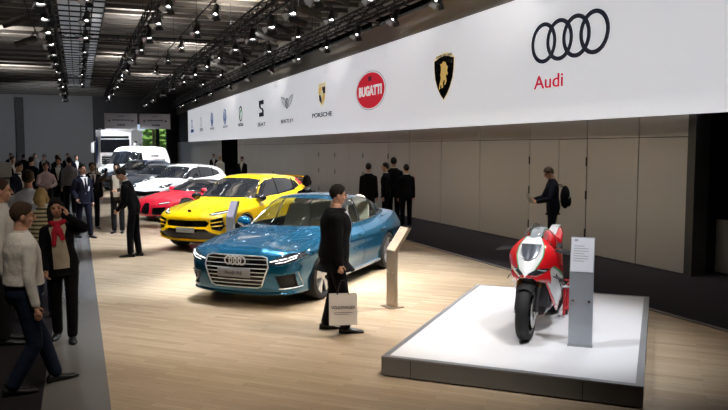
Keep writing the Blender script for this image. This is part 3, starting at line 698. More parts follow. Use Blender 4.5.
slab('floor_carpet',7.3,16,-6,82,-.1,0,M_CARPET)
# carpet edge strip towards the wall
slab('trim_1',7.28,7.36,-6,82,0,.012,mat('edge_strip',(.16,.14,.13),.4,.6))

# right wall: panels with dark joints, three pairs of doors, a black gap
WX=9.9; WT=2.86
wall=slab('wall_right',WX+.03,WX+.25,9.54,80,0,WT,M_DARKWALL)
door_spans=[(12.28,14.33),(22.67,25.01),(28.18,30.32)]
cuts=[9.56,10.79,12.28,14.33,16.6,18.8,20.97,22.67,25.01,26.6,28.18,30.32,32.5,34.7,36.9,39.1,41.3,43.5,45.7,47.79]
for a,b in zip(cuts[:-1],cuts[1:]):
    if (a,b) in door_spans: slab('wall_panel',WX,WX+.04,a+.012,b-.012,2.44,WT-.01,M_PANEL,False,wall); continue
    for z0,z1 in ((.02,2.425),(2.44,WT-.01)):
        slab('wall_panel',WX,WX+.04,a+.012,b-.012,z0,z1,M_PANEL,False,wall)
for a,b in ((53.6,56),(56,59),(59,62),(62,65),(65,68),(68,71),(71,74),(74,79)): slab('wall_panel',WX,WX+.04,a+.012,b-.012,.02,WT-.01,M_PANEL,False,wall)
slab('painted_opening',WX-.004,WX+.04,47.9,53.5,0,WT-.01,M_VOID,False,wall)  # flat black slab; the dark of the opening is put into its colour
for i,(a,b) in enumerate(door_spans):
    d=st(thing('door_%d'%(i+1),None,None,(0,0,0)))
    mid=(a+b)/2
    if i==0: mid=13.22
    for p,q in ((a,mid),(mid,b)):
        l=slab('door_leaf',WX-.005,WX+.035,p+.012,q-.012,.015,2.42,M_PANEL,False,d)
    for yy in (a,b):
        for z in (.45,1.25,1.95): MB().cyl((WX-.012,yy,z-.09),(WX-.012,yy,z+.09),.018,n=8).build('door_hinge',M_BLACK,d)
    h=MB().bar((WX-.05,mid-.08,.98),(WX-.05,mid-.08,1.18),.022,.022).bar((WX-.05,mid-.08,1.08),(WX,mid-.08,1.08),.018,.018); h.build('door_handle',M_STEEL,d)
slab('trim_2',WX-.06,WX+.27,9.38,9.55,0,WT,mat('dark_jamb',(.05,.047,.045),.45))
# recess behind the black gap, with a low pale partition
slab('wall_recess',13.2,13.3,-6,9.5,0,7.6,M_BLACK)
slab('wall_recess',WX+.25,13.3,9.5,9.6,0,7.6,M_BLACK)
slab('wall_front',-14,13.3,-6.2,-6,0,7.6,M_DARKWALL)
pt=thing('low_partition','low beige partition panel standing in the black wall gap at the right edge','partition',(10.55,8.4,0))
MB().box((0,0,.50),(.06,2.5,.94),bev=.005).build('partition_panel',M_PANEL,pt); 
MB().box((0,0,.02),(.14,2.5,.04)).build('partition_foot',M_BLACK,pt)
# fascia banner
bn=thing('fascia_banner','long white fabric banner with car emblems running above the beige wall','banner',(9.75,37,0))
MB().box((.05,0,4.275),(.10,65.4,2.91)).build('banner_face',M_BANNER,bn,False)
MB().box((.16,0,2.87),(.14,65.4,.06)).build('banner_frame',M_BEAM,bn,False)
M_UPWALL=mat('upper_wall_grey',(.34,.325,.30),.8,noise=(.5,.05))
slab('wall_upper',WX-.05,WX+.2,4,80,5.73,7.6,M_UPWALL)
slab('wall_upper',WX+.06,WX+.2,4,80,2.87,5.73,M_DARKWALL)
# end and left walls
slab('wall_back',-14,1.5,79,79.3,0,7.6,M_GREYWALL)
slab('wall_back',1.5,5.6,79,79.3,0,7.6,M_DARKWALL)
slab('wall_back',5.6,8.75,79,79.3,4.7,7.6,M_DARKWALL)
slab('wall_back',8.75,10.1,79,79.3,0,7.6,M_DARKWALL)
slab('wall_left',-14.2,-14,-6,79.3,0,7.6,M_GREYWALL)
slab('trim_3',-5.6,-4.9,78.6,79,0,7.2,M_DARKWALL)
slab('trim_4',-9.4,-8.6,78.6,79,0,7.2,M_DARKWALL)
# daylight yard seen through the gate opening
M_LEAF=mat('sunlit_foliage',(.16,.30,.05),.7,noise=(6,.5))
slab('floor_yard',2,14,79.3,110,-.1,0,mat('yard_paving',(.4,.4,.38),.8))
for i,(x,y,h) in enumerate(((8.6,86,5.2),(10.9,92,6.5))):
    t=thing('tree','green leafy tree in daylight beyond the open hall gate' if i==0 else 'taller green tree farther off beyond the open hall gate','tree',(x,y,0))
    cr=MB(); rr=random.Random(i)
    for k in range(160):
        a=rr.random()*6.283; q=rr.random()**.5*1.9; zz=1.6+rr.random()*(h-1.8); q*=math.sin(max(.15,min(1,(zz-1)/(h-1)))*PI)**.5
        c=(q*math.cos(a),q*math.sin(a),zz); cr.ell(c,(.38,.38,.22),nu=7,nv=4)
    cr.build('crown',M_LEAF,t); MB().cyl((0,0,0),(0,0,2.6),.16,.09,10).build('trunk',mat('bark',(.08,.05,.03),.9),t)
gp=thing('gate_post','yellowish upright post of the open gate beside the white truck','post',(7.45,78.9,0))
MB().box((0,0,2.35),(.28,.2,4.7)).build('post',mat('post_yellow',(.35,.30,.14),.6),gp); MB().box((.40,0,2.35),(.36,.2,4.7)).build('post_cladding',M_DARKWALL,gp)

# ceiling deck, purlins, pale skylight strip
CZ=7.6
ce=slab('ceiling',-14.2,13.3,-6.2,79.3,CZ,CZ+.2,M_CEIL)
rr=random.Random(3)
y=7.
while y<79:
    MB().box((-2,y,CZ-.07),(24,.12,.14)).build('ceiling_beam',M_BEAM,ce,False); y+=1.15 if y<34 else 2.3
y=9.5
M_SLAT=mat('ceiling_slat',(.46,.42,.37),.7)
while y<70:
    x0=2.3 if rr.random()<.6 else -.2
    for a,b in ((1.3,4.2),(4.5,7.6),(-5,-1.0),(-10.5,-5.4)):
        if rr.random()<.72: MB().box(((a+b)/2,y,CZ-.10),(b-a-.2*rr.random(),.34,.04)).build('ceiling_board',M_SLAT,ce,False)
    y+=2.3
M_SKY=mat('frosted_skylight',(.55,.57,.60),.7,emit=(.85,.92,1.),es=.11)
sk=st(thing('window_1',None,None,(0,0,0)))
slab('skylight_pane',-.55,1.05,9,66,CZ-.20,CZ-.17,M_SKY,False,sk)
for x in (-.56,-.16,.24,.64,1.06): slab('glazing_bar',x-.02,x+.02,9,66,CZ-.25,CZ-.20,M_TRUSS,False,sk)
yy=9.
for k in range(50): slab('glazing_bar',-.56,1.06,yy-.03,yy+.025,CZ-.25,CZ-.20,M_TRUSS,False,sk); yy+=1.15

# ------------------------------------------------------------------ lighting trusses
def truss(x,y0,y1,label,w=.30,h=.30,z=6.3,ladder=False):
    t=thing('lighting_truss',label,'truss',(x,y0,z))
    L=y1-y0
    ch=[(-w/2,0),(w/2,0)] if ladder else [(-w/2,h/2),(w/2,h/2),(-w/2,-h/2),(w/2,-h/2)]
    for a,b in ch: MB().tube([(a,0,b),(a,L,b)],.032,6).build('chord',M_TRUSS,t)
    web=MB(); n=int(L/(1.0 if ladder else .6)); 
    for i in range(n):
        s0=L*i/n; s1=L*(i+1)/n; f=1 if i%2 else -1
        if ladder: MB().tube([(-w/2,s0,0),(w/2,s0,0)],.022,5).build('rung',M_TRUSS,t)
        else:
            for sd in (-w/2,w/2): web.tube([(sd,s0,f*h/2),(sd,s1,-f*h/2)],.017,5)
            for sd in (-h/2,h/2): web.tube([(-f*w/2,s0,sd),(f*w/2,s1,sd)],.013,5)
    if not ladder: web.build('lattice',M_TRUSS,t)
    hg=MB(); 
    for i in range(1,int(L/8)+1): hg.tube([(0,8*i-4,h/2),(0,8*i-4,CZ-.2-z)],.01,5)
    hg.build('hanger',M_TRUSS,t)
    return t
truss(-.73,6,62,'black lattice truss hung farthest left, crowded with dark lamps')
truss(2.2,6,62,'black lattice truss running above the aisle, second from the left')
truss(5.2,6,66,'black lattice truss above the car row, third from the left')
truss(8.25,6,68,'black lattice truss running close beside the white banner')
truss(9.0,8,68,'black ladder frame with open rungs between the last truss and the white banner',w=.75,ladder=True)
def cross_truss(y,label,x0=-.7,x1=8.2):
    t=thing('cross_truss',label,'truss',(x0,y,6.92)); L=x1-x0
    for a,b in ((-.12,.12),(.12,.12),(0,-.1)): MB().tube([(0,a,b),(L,a,b)],.022,6).build('chord',M_TRUSS,t)
    w=MB(); n=int(L/.5)
    for i in range(n):
        s0=L*i/n; s1=L*(i+1)/n
        w.tube([(s0,-.12 if i%2 else .12,.12),(s1,0,-.1)],.012,5); w.tube([(s0,0,-.1),(s1,.12 if i%2 else -.12,.12)],.012,5)
    w.build('lattice',M_TRUSS,t)
cross_truss(19.5,'nearest black cross truss spanning the aisle under the ceiling')
cross_truss(33,'middle black cross truss spanning the aisle under the ceiling')
cross_truss(51.5,'farthest black cross truss spanning the aisle, above the hanging signs')

# ------------------------------------------------------------------ spotlights
M_CAN=mat('lamp_housing',(.010,.010,.011),.4)
M_LENS=mat('lit_lens',(1,1,1),.3,emit=(1,.98,.95),es=9.)
M_BOUNCE=mat('reflector_leaf',(.30,.30,.31),.5)
def make_spot(big):
    t=bpy.data.objects.new('spotlight',None); COL.objects.link(t)
    q=1.0 if big else .85
    y=MB(); y.tube([(-.15*q,0,-.30*q),(-.15*q,0,-.06),(.15*q,0,-.06),(.15*q,0,-.30*q)],.014,6); y.cyl((0,0,-.06),(0,0,.03),.035,n=10); y.build('yoke',M_CAN,t)
    ax=Vector((-.25,-.35,-1)).normalized(); c=Vector((0,0,-.30*q))
    MB().lathe([(.0,-.20*q),(.07*q,-.20*q),(.10*q,-.14*q),(.105*q,.0),(.125*q,.06*q),(.125*q,.17*q),(.11*q,.17*q),(.10*q,.10*q)],c,ax,18).build('housing',M_CAN,t)
    MB().lathe([(.0,.12*q),(.105*q,.12*q),(.105*q,.105*q),(.0,.105*q)],c,ax,18).build('lens',M_LENS,t)
    x,yv,d=frame(ax)
    for (a,b) in ((x,yv),(-x,yv),(yv,x),(-yv,x)):
        p=c+d*.17*q+a*.125*q; e=p+d*.12*q+a*.08*q
        MB().add([p-b*.10*q,p+b*.10*q,e+b*.14*q,e-b*.14*q,p-b*.10*q+a*.006,p+b*.10*q+a*.006,e+b*.14*q+a*.006,e-b*.14*q+a*.006],[(0,1,2,3),(7,6,5,4),(0,4,5,1),(1,5,6,2),(2,6,7,3),(3,7,4,0)]).build('barn_door',M_BOUNCE if a is x else M_CAN,t)
    return t
PRO={}
NUM=['first','second','third','fourth','fifth','sixth','seventh','eighth','ninth','tenth','eleventh','twelfth','thirteenth','fourteenth','fifteenth','sixteenth','seventeenth','eighteenth','nineteenth','twentieth']
def spot_row(x,ys,where,group,z=6.09,big=False,rz0=0.):
    for i,y in enumerate(ys):
        if big not in PRO: PRO[big]=o=make_spot(big)
        else: o=copy_tree(PRO[big])
        o.location=(x,y,z); o.rotation_euler=(0,0,rz0+((i*37)%17-8)*.06)
        tag(o,'%s black spotlight from the near end under the %s'%(NUM[i],where),'spotlight',group)
spot_row(-.73,[11.6,13.2,15,17,19,21.2,23.6,26.2,29,32,35.5,39.5,44,49,55],'truss farthest left','spotlights under the left truss',big=True,rz0=.6)
spot_row(.35,[13.6,16.6,19.8,23,26.6,30.5,35,40,46],'skylight beside the left truss','spotlights under the skylight',z=6.35)
spot_row(2.2,[13.,16.4,18.6,21.2,24.,27.,30.5,34.5,39,44,50,56],'second truss from left','spotlights under the second truss')
spot_row(3.7,[13.6,17.2,20.6,24,27.8,32,37],'ceiling between second and third truss','spotlights between the trusses',z=6.35)
spot_row(5.2,[14.,16.,18.,20.2,22.6,25.2,28.,31.,34.5,38.5,43,48,54,60],'third truss from left','spotlights under the third truss',big=True)
spot_row(7.1,[14.6,17.4,20.5,24,28,32.5,38,44],'ceiling between third and fourth truss','spotlights over the car row',z=6.4)
spot_row(8.13,[13.,15.6,18.2,21,24,27.5,31.5,36,41,47,54,61],'truss beside the banner','spotlights beside the banner',rz0=-.5)
def pipe(x,y0,y1,z,label):
    t=thing('lighting_pipe',label,'pipe',(x,y0,z)); MB().tube([(0,0,0),(0,y1-y0,0)],.024,8).build('tube',M_TRUSS,t)
    for i in range(int((y1-y0)/6)+1): MB().tube([(0,1+6*i,.024),(0,1+6*i,CZ-z-.01)],.008,5).build('hanger',M_TRUSS,t)
pipe(.35,12,52,6.42,'black lamp pipe hung just below the skylight strip')
pipe(3.7,11,40,6.42,'black lamp pipe between the second and third truss')
pipe(7.1,13,50,6.47,'black lamp pipe between third truss and the banner truss')
pipe(-1.35,10,32,6.60,'black pipe carrying projector lamps left of the farthest left truss')
pipe(6.0,15,36,6.60,'black pipe carrying the row of long projector lamps')
M_TUBE=mat('tube_lamp_housing',(.02,.02,.02),.4)
ROWS=[(6.0,y,.75,'between third and fourth truss','projector lamps over the car row') for y in (15.5,16.8,18.1,20.4,21.9,23.6,25.4,27.4,29.6,31.8,35)]+[(-1.35,y,-.7,'left of the farthest left truss','projector lamps left of the aisle') for y in (11.4,13.4,15.6,18.4,21.6,25.4,30)]
ct={}
for k,(px_,y,dx,wh,gr) in enumerate(ROWS):
    n_=ct.get(wh,0); ct[wh]=n_+1
    t=thing('projector_lamp','%s long black projector lamp from the near end %s'%(NUM[n_],wh),'spotlight',(px_,y,6.46),0,gr)
    a=Vector((0,0,-.13)); b=Vector((dx,-.12,-.28))
    MB().lathe([(0,-.02),(.11,-.02),(.13,.05),(.13,.45),(.105,.5),(.105,.78),(.09,.78),(.09,.70),(0,.70)],a,b,14).build('housing',M_TUBE,t)
    q=.25 if dx>0 else -.25
    MB().tube([(q,-.16,-.24),(q*.3,-.16,.09),(0,0,.115),(q*.3,.13,.09),(q,.13,-.24)],.014,6).build('yoke',M_CAN,t)
    for kk in (.15,.25,.35): MB().lathe([(.13,kk),(.14,kk),(.14,kk+.02),(.13,kk+.02)],a,b,14).build('cooling_fin',M_TUBE,t)
t=thing('display_wall','pale grey display wall at the far left edge behind the crowd','display',(-2.5,21,0))
MB().box((0,0,.93),(1.7,.12,1.86)).build('wall_board',mat('pale_board',(.42,.41,.39),.6),t,False); MB().box((.1,-.09,1.05),(1.5,.06,.04)).box((.1,-.09,1.45),(1.5,.06,.04)).build('shelf',M_DARKWALL,t,False)
t=thing('feather_flag','tall blue and white feather flag standing at the left of the white truck','flag',(1.12,52,0))
MB().lathe([(0,0),(.25,0),(.25,.05),(.04,.08),(0,.08)],(0,0,0),(0,0,1),20).build('base',M_BLACK,t)
MB().tube([(0,0,.05),(0,0,2.4),(.05,0,3.1),(.20,0,3.5),(.40,0,3.55)],.014,6).build('pole',M_SATIN,t)
MB().rings([[(0.02,-.004,z),(w_,-.004,z),(w_,.004,z),(0.02,.004,z)] for z,w_ in ((.9,.26),(2.4,.30),(3.1,.36),(3.45,.36))]).build('flag_cloth',M_WHITE,t,False)
MB().rings([[(0.02,-.008,z),(w_,-.008,z),(w_,.008,z),(0.02,.008,z)] for z,w_ in ((1.2,.08),(2.4,.15),(3.0,.12))]).build('flag_band',mat('flag_blue',(.03,.07,.30),.7),t,False)
M_FLOCK=mat('flocked_black',(.002,.002,.002),1.,spec=0.)
# added wash light battens; their lip is shaped to shade the banner
for i,y0 in enumerate((8.5,20.5,32.5,44.5,56.5)):
    t=thing('added_wash_batten','%s added thin black wash light batten from the near end of the banner truss'%NUM[i],'light batten',(8.36,y0,5.95),0,'added wash light battens on the banner truss')
    MB().box((0,5.75,.045),(.10,11.5,.05)).build('housing',M_FLOCK,t,False); MB().box((.045,5.75,-.03),(.006,11.5,.147)).build('lip',M_FLOCK,t,False)
    k=MB()
    for yy in (1.5,5.75,10): k.box((0,yy,.10),(.04,.05,.07))
    k.build('clamp',M_CAN,t,False)
# hanging direction signs
M_SIGN=mat('sign_board',(.30,.29,.31),.6)
M_SIGNINK=mat('sign_ink',(.05,.05,.06),.6)
for i,(xa,xb,lab) in enumerate(((1.64,3.70,'left one of two grey direction signs hanging above the white truck'),(3.84,5.82,'right one of two grey direction signs hanging above the white van'))):
    t=thing('hanging_sign',lab,'sign',((xa+xb)/2,50,3.5)); w=xb-xa
    MB().box((0,0,.5),(w,.06,1.0),bev=.01).build('sign_board',M_SIGN,t)
    for sx in (-1,1):
        MB().prism([(sx*-.10,-.09),(sx*-.10,.09),(sx*.07,0)],.01,Matrix(((1,0,0),(0,0,-1),(0,1,0))).to_3x3(),(sx*w*.37,-.03,.52)).build('arrow',M_SIGNINK,t)
        MB().tube([(sx*w*.42,0,1.0),(sx*w*.42,0,2.9)],.012,5).build('hanger',M_CAN,t)
    pr=MB(); rk=random.Random(20+i)
    for z,h,ww in ((.56,.10,.50),(.24,.13,.22),(.80,.05,.18)):
        xx=-w*ww/2
        while xx<w*ww/2:
            q=h*(.45+.5*rk.random()); pr.box((xx+q/2,-.034,z),(q,.012,h*(.75+.25*rk.random()))); xx+=q*1.25
    pr.build('lettering',M_SIGNINK,t,False)
# ------------------------------------------------------------------ emblems and lettering on the banner
M_INK=mat('banner_ink',(.016,.018,.03),.6)
M_INKRED=mat('red_lettering',(.55,.015,.05),.6)
M_GOLD=mat('gold_print',(.62,.42,.13),.5)
M_PALEGOLD=mat('pale_gold_print',(.70,.58,.36),.5)
M_SILVER=mat('silver_print',(.32,.33,.37),.5)
M_OVALRED=mat('oval_red',(.58,.015,.035),.5)
M_WHITEPRINT=mat('white_print',(.80,.80,.80),.6)
M_GREENP=mat('green_print',(.03,.26,.09),.6)
M_BLUEP=mat('blue_print',(.03,.07,.22),.6)
for _n in ('red_lettering','gold_print','pale_gold_print','silver_print','oval_red','white_print','green_print','blue_print','banner_ink'):   # prints get the same added glow as the banner
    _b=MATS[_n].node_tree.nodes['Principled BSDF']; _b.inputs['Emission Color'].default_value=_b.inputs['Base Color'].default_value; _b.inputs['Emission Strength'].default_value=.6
Q=Matrix(((0,0,-1),(-1,0,0),(0,1,0)))      # local x = towards the viewer's right, y = up, z = out of the banner
def bpos(y,z,o=.0): return Vector((-o,y-37,z))
def flat(nm,poly,y,z,m,d=.008,o=0.): return MB().prism(poly,d,Q,bpos(y,z,o)).build(nm,m,bn,False)
def ring(mb,y,z,r0,r1,d=.02,sx=1.):
    n=48; V=[];F=[]
    for (r,o) in ((r0,0),(r1,0),(r1,d),(r0,d)):
        for j in range(n): V.append(Q@Vector((r*math.cos(2*PI*j/n)*sx,r*math.sin(2*PI*j/n),o))+bpos(y,z))
    for i in range(4):
        for j in range(n): F.append((i*n+j,i*n+(j+1)%n,((i+1)%4)*n+(j+1)%n,((i+1)%4)*n+j))
    mb.add(V,F)
def word(body,y,z,size,m,width=None,bold=0.,o=.004,nm='lettering'):
    t=text_obj(nm,body,size,m,Matrix.Identity(4),bn,.004,bold=bold)
    xs=[v.co.x for v in t.data.vertices]; ys=[v.co.y for v in t.data.vertices]; k=(width/(max(xs)-min(xs))) if width else 1
    t.data.transform(Matrix.Translation((-(max(xs)+min(xs))/2,-(max(ys)+min(ys))/2,0))); t.data.transform(Matrix.Diagonal((k,1,1,1)))
    p=bpos(y,z,o); t.data.transform(Matrix.Translation(p)@Q.to_4x4()); return t
def ellpoly(a,b,n=48): return [(a*math.cos(2*PI*i/n),b*math.sin(2*PI*i/n)) for i in range(n)]
# four rings
mb=MB()
for k in range(4): ring(mb,13.655-k*.567,4.575,.362,.452,.02+.001*k)
mb.build('ring_emblem',M_INK,bn)
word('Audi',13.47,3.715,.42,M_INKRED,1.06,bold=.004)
# shield with bull
def shield(k=1.,w=.63,t=.62,b=-.74):
    P=[(-w*.62,t*.93),(0,t*1.04),(w*.62,t*.93),(w*1.0,t*.74),(w*.97,t*.25),(w*.86,-.12),(w*.62,-.38),(w*.34,-.58),(0,b)]
    P=P+[(-x,y) for x,y in (P[7],P[6],P[5],P[4],P[3])]
    return [(x*k,y*k-.0*(1-k)) for x,y in P][::-1]
flat('shield_emblem',shield(1.),18.38,4.31,M_PALEGOLD,.006)
flat('shield_field',shield(.93),18.38,4.31,M_GLOSSBLACK,.010)
flat('shield_band',[(-.52,.54),(-.36,.57),(0,.615),(.36,.57),(.52,.54),(.52,.44),(.3,.50),(0,.535),(-.3,.50),(-.52,.44)][::-1],18.38,4.31,M_PALEGOLD,.013)
word('LAMBORGHINI',18.38,4.31+.535,.125,M_GLOSSBLACK,.92,o=.014)
bull=[(-.10,.34),(-.02,.40),(.03,.36),(.10,.37),(.16,.28),(.24,.22),(.20,.12),(.25,.02),(.19,-.02),(.17,.06),(.13,-.02),(.18,-.16),(.12,-.26),(.05,-.28),(.08,-.16),(.02,-.12),(-.05,-.22),(-.03,-.34),(-.12,-.36),(-.14,-.24),(-.20,-.28),(-.24,-.40),(-.28,-.34),(-.22,-.20),(-.16,-.06),(-.20,.02),(-.16,.14),(-.17,.26),(-.22,.34),(-.15,.32)]
flat('bull_figure',bull[::-1],18.38,4.30,M_GOLD,.016)
# oval
flat('oval_rim',ellpoly(1.42,.70),23.95,4.28,M_SILVER,.006)
flat('oval_border',ellpoly(1.36,.665),23.95,4.28,M_WHITEPRINT,.010)
flat('oval_emblem',ellpoly(1.31,.63),23.95,4.28,M_OVALRED,.014)
word('BUGATTI',23.95,4.27,.46,M_WHITEPRINT,2.15,bold=.02,o=.016)
word('EB',23.95,4.70,.20,M_INK,.30,bold=.01,o=.016,nm='monogram')
# crest
cr=[(-.50,.46),(-.3,.50),(0,.47),(.3,.50),(.50,.46),(.50,.1),(.44,-.18),(.25,-.42),(0,-.53),(-.25,-.42),(-.44,-.18),(-.50,.1)]
flat('crest_emblem',cr[::-1],29.4,4.52,M_PALEGOLD,.008)
for a,m in (([(-.44,.30),(-.04,.30),(-.04,.02),(-.44,.02)],M_GOLD),([(.04,.30),(.44,.30),(.44,.02),(.04,.02)],M_INK),([(.04,-.02),(.42,-.02),(.32,-.26),(.04,-.42)],M_GOLD),([(-.04,-.02),(-.42,-.02),(-.32,-.26),(-.04,-.42)][::-1],M_INK),([(-.14,.16),(.14,.16),(.14,-.06),(0,-.2),(-.14,-.06)],M_PALEGOLD)):
    flat('crest_field',a[::-1],29.4,4.52,m,.012 if m is not M_PALEGOLD else .016)
word('PORSCHE',29.45,3.66,.27,M_INK,2.7,bold=.006)
# winged letter
for sg in (1,-1):
    w=[(sg*.2,.16),(sg*.55,.34),(sg*1.15,.42),(sg*1.08,.26),(sg*.98,.14),(sg*.86,.04),(sg*.7,-.06),(sg*.5,-.16),(sg*.25,-.20)]
    flat('wing_emblem',w if sg<0 else w[::-1],34.95,4.45,M_SILVER,.006)
    for k in range(5): flat('wing_feather',[(sg*.25,.10-.06*k),(sg*(1.05-.12*k),.32-.095*k),(sg*(1.04-.12*k),.29-.095*k),(sg*.25,.08-.06*k)][::1 if sg<0 else -1],34.95,4.45,M_WHITEPRINT,.010)
mb=MB(); ring(mb,34.95,4.45,.20,.26,.016); mb.build('wing_ring',M_INK,bn)
word('B',34.95,4.45,.36,M_INK,.20,bold=.01,o=.006,nm='monogram')
word('BENTLEY',34.95,3.58,.26,M_INK,2.35,bold=.004)
# S mark
for P in ([(-.56,.46),(.56,.46),(.56,.22),(-.15,.22),(-.15,.12),(.10,-.02),(-.30,-.02),(-.56,.14)],[(.56,-.46),(-.56,-.46),(-.56,-.22),(.15,-.22),(.15,-.12),(-.10,.02),(.30,.02),(.56,-.14)]): flat('letter_emblem',P,40.35,4.47,M_INK,.01)
word('SEAT',40.35,3.58,.30,M_INK,1.9,bold=.006)
# far emblems
mb=MB(); ring(mb,45.95,4.42,.40,.50,.016); mb.build('ring_emblem',M_INK,bn)
flat('arrow_emblem',[(-.28,-.26),(-.10,-.26),(-.10,.05),(.30,.22),(.10,.26),(-.20,.16)],45.95,4.42,M_GREENP,.014)
word('SKODA',45.95,3.72,.26,M_INK,1.6,bold=.01)
for y in (51.28,56.6):
    mb=MB(); ring(mb,y,4.44,.46,.55,.016); mb.build('ring_emblem',M_BLUEP,bn)
    mb=MB()
    for a,b in (((-.26,.42),(-.02,-.02)),((.26,.42),(.02,-.02)),((-.42,.18),(-.20,-.38)),((.42,.18),(.20,-.38)),((-.20,-.38),(0,.10)),((.20,-.38),(0,.10))):
        mb.bar(Q@Vector((a[0],a[1],.01))+bpos(y,4.44),Q@Vector((b[0],b[1],.01))+bpos(y,4.44),.09,.012,up=(-1,0,0))
    mb.build('monogram',M_BLUEP,bn)
    mb=MB(); rk=random.Random(int(y)); xx=-.9
    while xx<.9: q=.10+.08*rk.random(); mb.prism([(xx,-.09),(xx+q,-.09),(xx+q,.09),(xx,.09)],.008,Q,bpos(y,3.74)); xx+=q+.05
    mb.build('lettering',M_SILVER,bn,False)
for y,m in ((62.,M_SILVER),(67.15,M_BLUEP)):
    mb=MB(); ring(mb,y,4.42,.30,.42,.012); mb.build('ring_emblem',m,bn)
    mb=MB(); rk=random.Random(int(y)); xx=-.8
    while xx<.8: q=.14+.12*rk.random(); mb.prism([(xx,-.15),(xx+q,-.15),(xx+q,.15),(xx,.15)],.008,Q,bpos(y,3.78)); xx+=q+.05
    mb.build('lettering',m if m is M_BLUEP else M_SILVER,bn,False)
# ------------------------------------------------------------------ platform, info stands
PT=-.766; PC=(2.71,6.36); PW,PD,PH=2.40,4.03,.20
pl=thing('display_platform','low square white display platform with grey edge under the red motorcycle','platform',(PC[0],PC[1],0),PT)
M_DECK=mat('white_deck',(.74,.74,.76),.42,noise=(3,.02)); M_EDGE=mat('grey_edge',(.30,.31,.33),.35,.5); M_SIDE=mat('grey_side',(.17,.172,.172),.42)
MB().box((PW/2,PD/2,.10),(PW,PD,.17)).build('platform_side',M_SIDE,pl,False)
MB().box((PW/2,PD/2,.0125),(PW-.08,PD-.08,.025)).build('plinth',M_BLACK,pl,False)
MB().box((PW/2,PD/2,.193),(PW-.13,PD-.13,.014)).build('deck',M_DECK,pl,False)
eb=MB()
for c,d in (((PW/2,.034,.190),(PW+.004,.068,.018)),((PW/2,PD-.034,.190),(PW+.004,.068,.018)),((.034,PD/2,.190),(.068,PD-.13,.018)),((PW-.034,PD/2,.190),(.068,PD-.13,.018))): eb.box(c,d)
eb.build('edge_trim',M_EDGE,pl,False)
jm=MB()
for x in (.30,1.9): jm.box((x,-.001,.10),(.006,.004,.165))
for y in (1.3,2.7): jm.box((-.001,y,.10),(.004,.006,.165)).box((PW+.001,y,.10),(.004,.006,.165))
jm.build('panel_joint',M_BLACK,pl,False)
def info_stand(label,loc,h1,h2,w,d,lean,mpost,mtop,rz,print_=True):
    """folded sheet column; its front looks along local +x"""
    t=thing('info_stand',label,'info stand',loc,rz)
    MB().box((-.03,0,.006),(d+(.05 if mpost is not M_BRONZE else .18),w+(.015 if mpost is not M_BRONZE else .06),.012),bev=.003).build('base_plate',M_STEEL if mpost is not M_BRONZE else M_BRONZE,t,False)
    c=MB(); top=(math.sin(lean)*-h2,h1+math.cos(lean)*h2)
    prof=[(0,.01),(0,h1),(top[0],top[1]),(top[0]-d*.8,top[1]-.01),(-d,h1-.02),(-d,.01)]
    c.rings([[(x,y,z) for x,z in prof] for y in (-w/2,w/2)]); c.build('column',mpost,t,False)
    n=Vector((math.cos(lean),0,math.sin(lean))); u=Vector((-math.sin(lean),0,math.cos(lean)))
    p0=Vector((0,0,h1))+u*.01; p1=Vector((0,0,h1))+u*(h2-.008)
    f=MB(); V=[p+Vector((0,sy*(w/2-.006),0))+n*o for o in (.001,.006) for p,sy in ((p0,-1),(p0,1),(p1,1),(p1,-1))]
    f.add(V,[(0,3,2,1),(4,5,6,7),(0,1,5,4),(1,2,6,5),(2,3,7,6),(3,0,4,7)]); f.build('info_panel',mtop,t,False)
    pr=MB()
    for k in range(7):
        q=p0+u*(h2*(.30+.07*k))+n*.0065; ww=w*(.62 if k%3 else .44)
        pr.bar(q+Vector((0,-w*.36,0)),q+Vector((0,-w*.36+ww,0)),.006,.002,up=n)
    q=p0+u*(h2*.88)+n*.0065; pr.bar(q+Vector((0,-w*.36,0)),q+Vector((0,-w*.20,0)),.02,.002,up=n)
    pr.build('printed_text',M_PRINT,t,False)
    bo=MB()
    for sy in (-1,1): bo.lathe([(0,.008),(.012,.008),(.014,0)],(0,sy*w*.34,h1*.62),(1,0,0),12)
    bo.build('bolt',M_CHROME,t)
    return t
M_BRONZE=mat('bronze_sheet',(.36,.29,.21),.32,.6,noise=(2,.08)); M_ALU=mat('grey_sheet',(.46,.49,.53),.36,.25); M_TOPPANEL=mat('pale_lit_panel',(.80,.80,.84),.45); M_BRTOP=mat('bronze_lit_panel',(.74,.58,.43),.4); M_PRINT=mat('grey_print',(.38,.38,.40),.6)  # paler top-panel tones hold the light falling on the tilted faces
info_stand('grey metal info stand with white tilted panel on the platform beside the motorcycle',(4.74,5.92,.20),.765,.37,.235,.05,rad(16),M_ALU,M_TOPPANEL,rad(-133))
info_stand('bronze metal info stand with tilted panel on the wooden floor right of the blue sedan',(4.03,9.14,0),.80,.40,.22,.05,rad(36),M_BRONZE,M_BRTOP,rad(-172))
info_stand('pale info stand in front of the yellow SUV, behind the blue sedan hood',(2.78,14.3,0),.84,.36,.26,.05,rad(20),M_ALU,mat('lilac_lit_panel',(.50,.47,.58),.45),rad(-160))  # lilac light on this panel is put into its colour
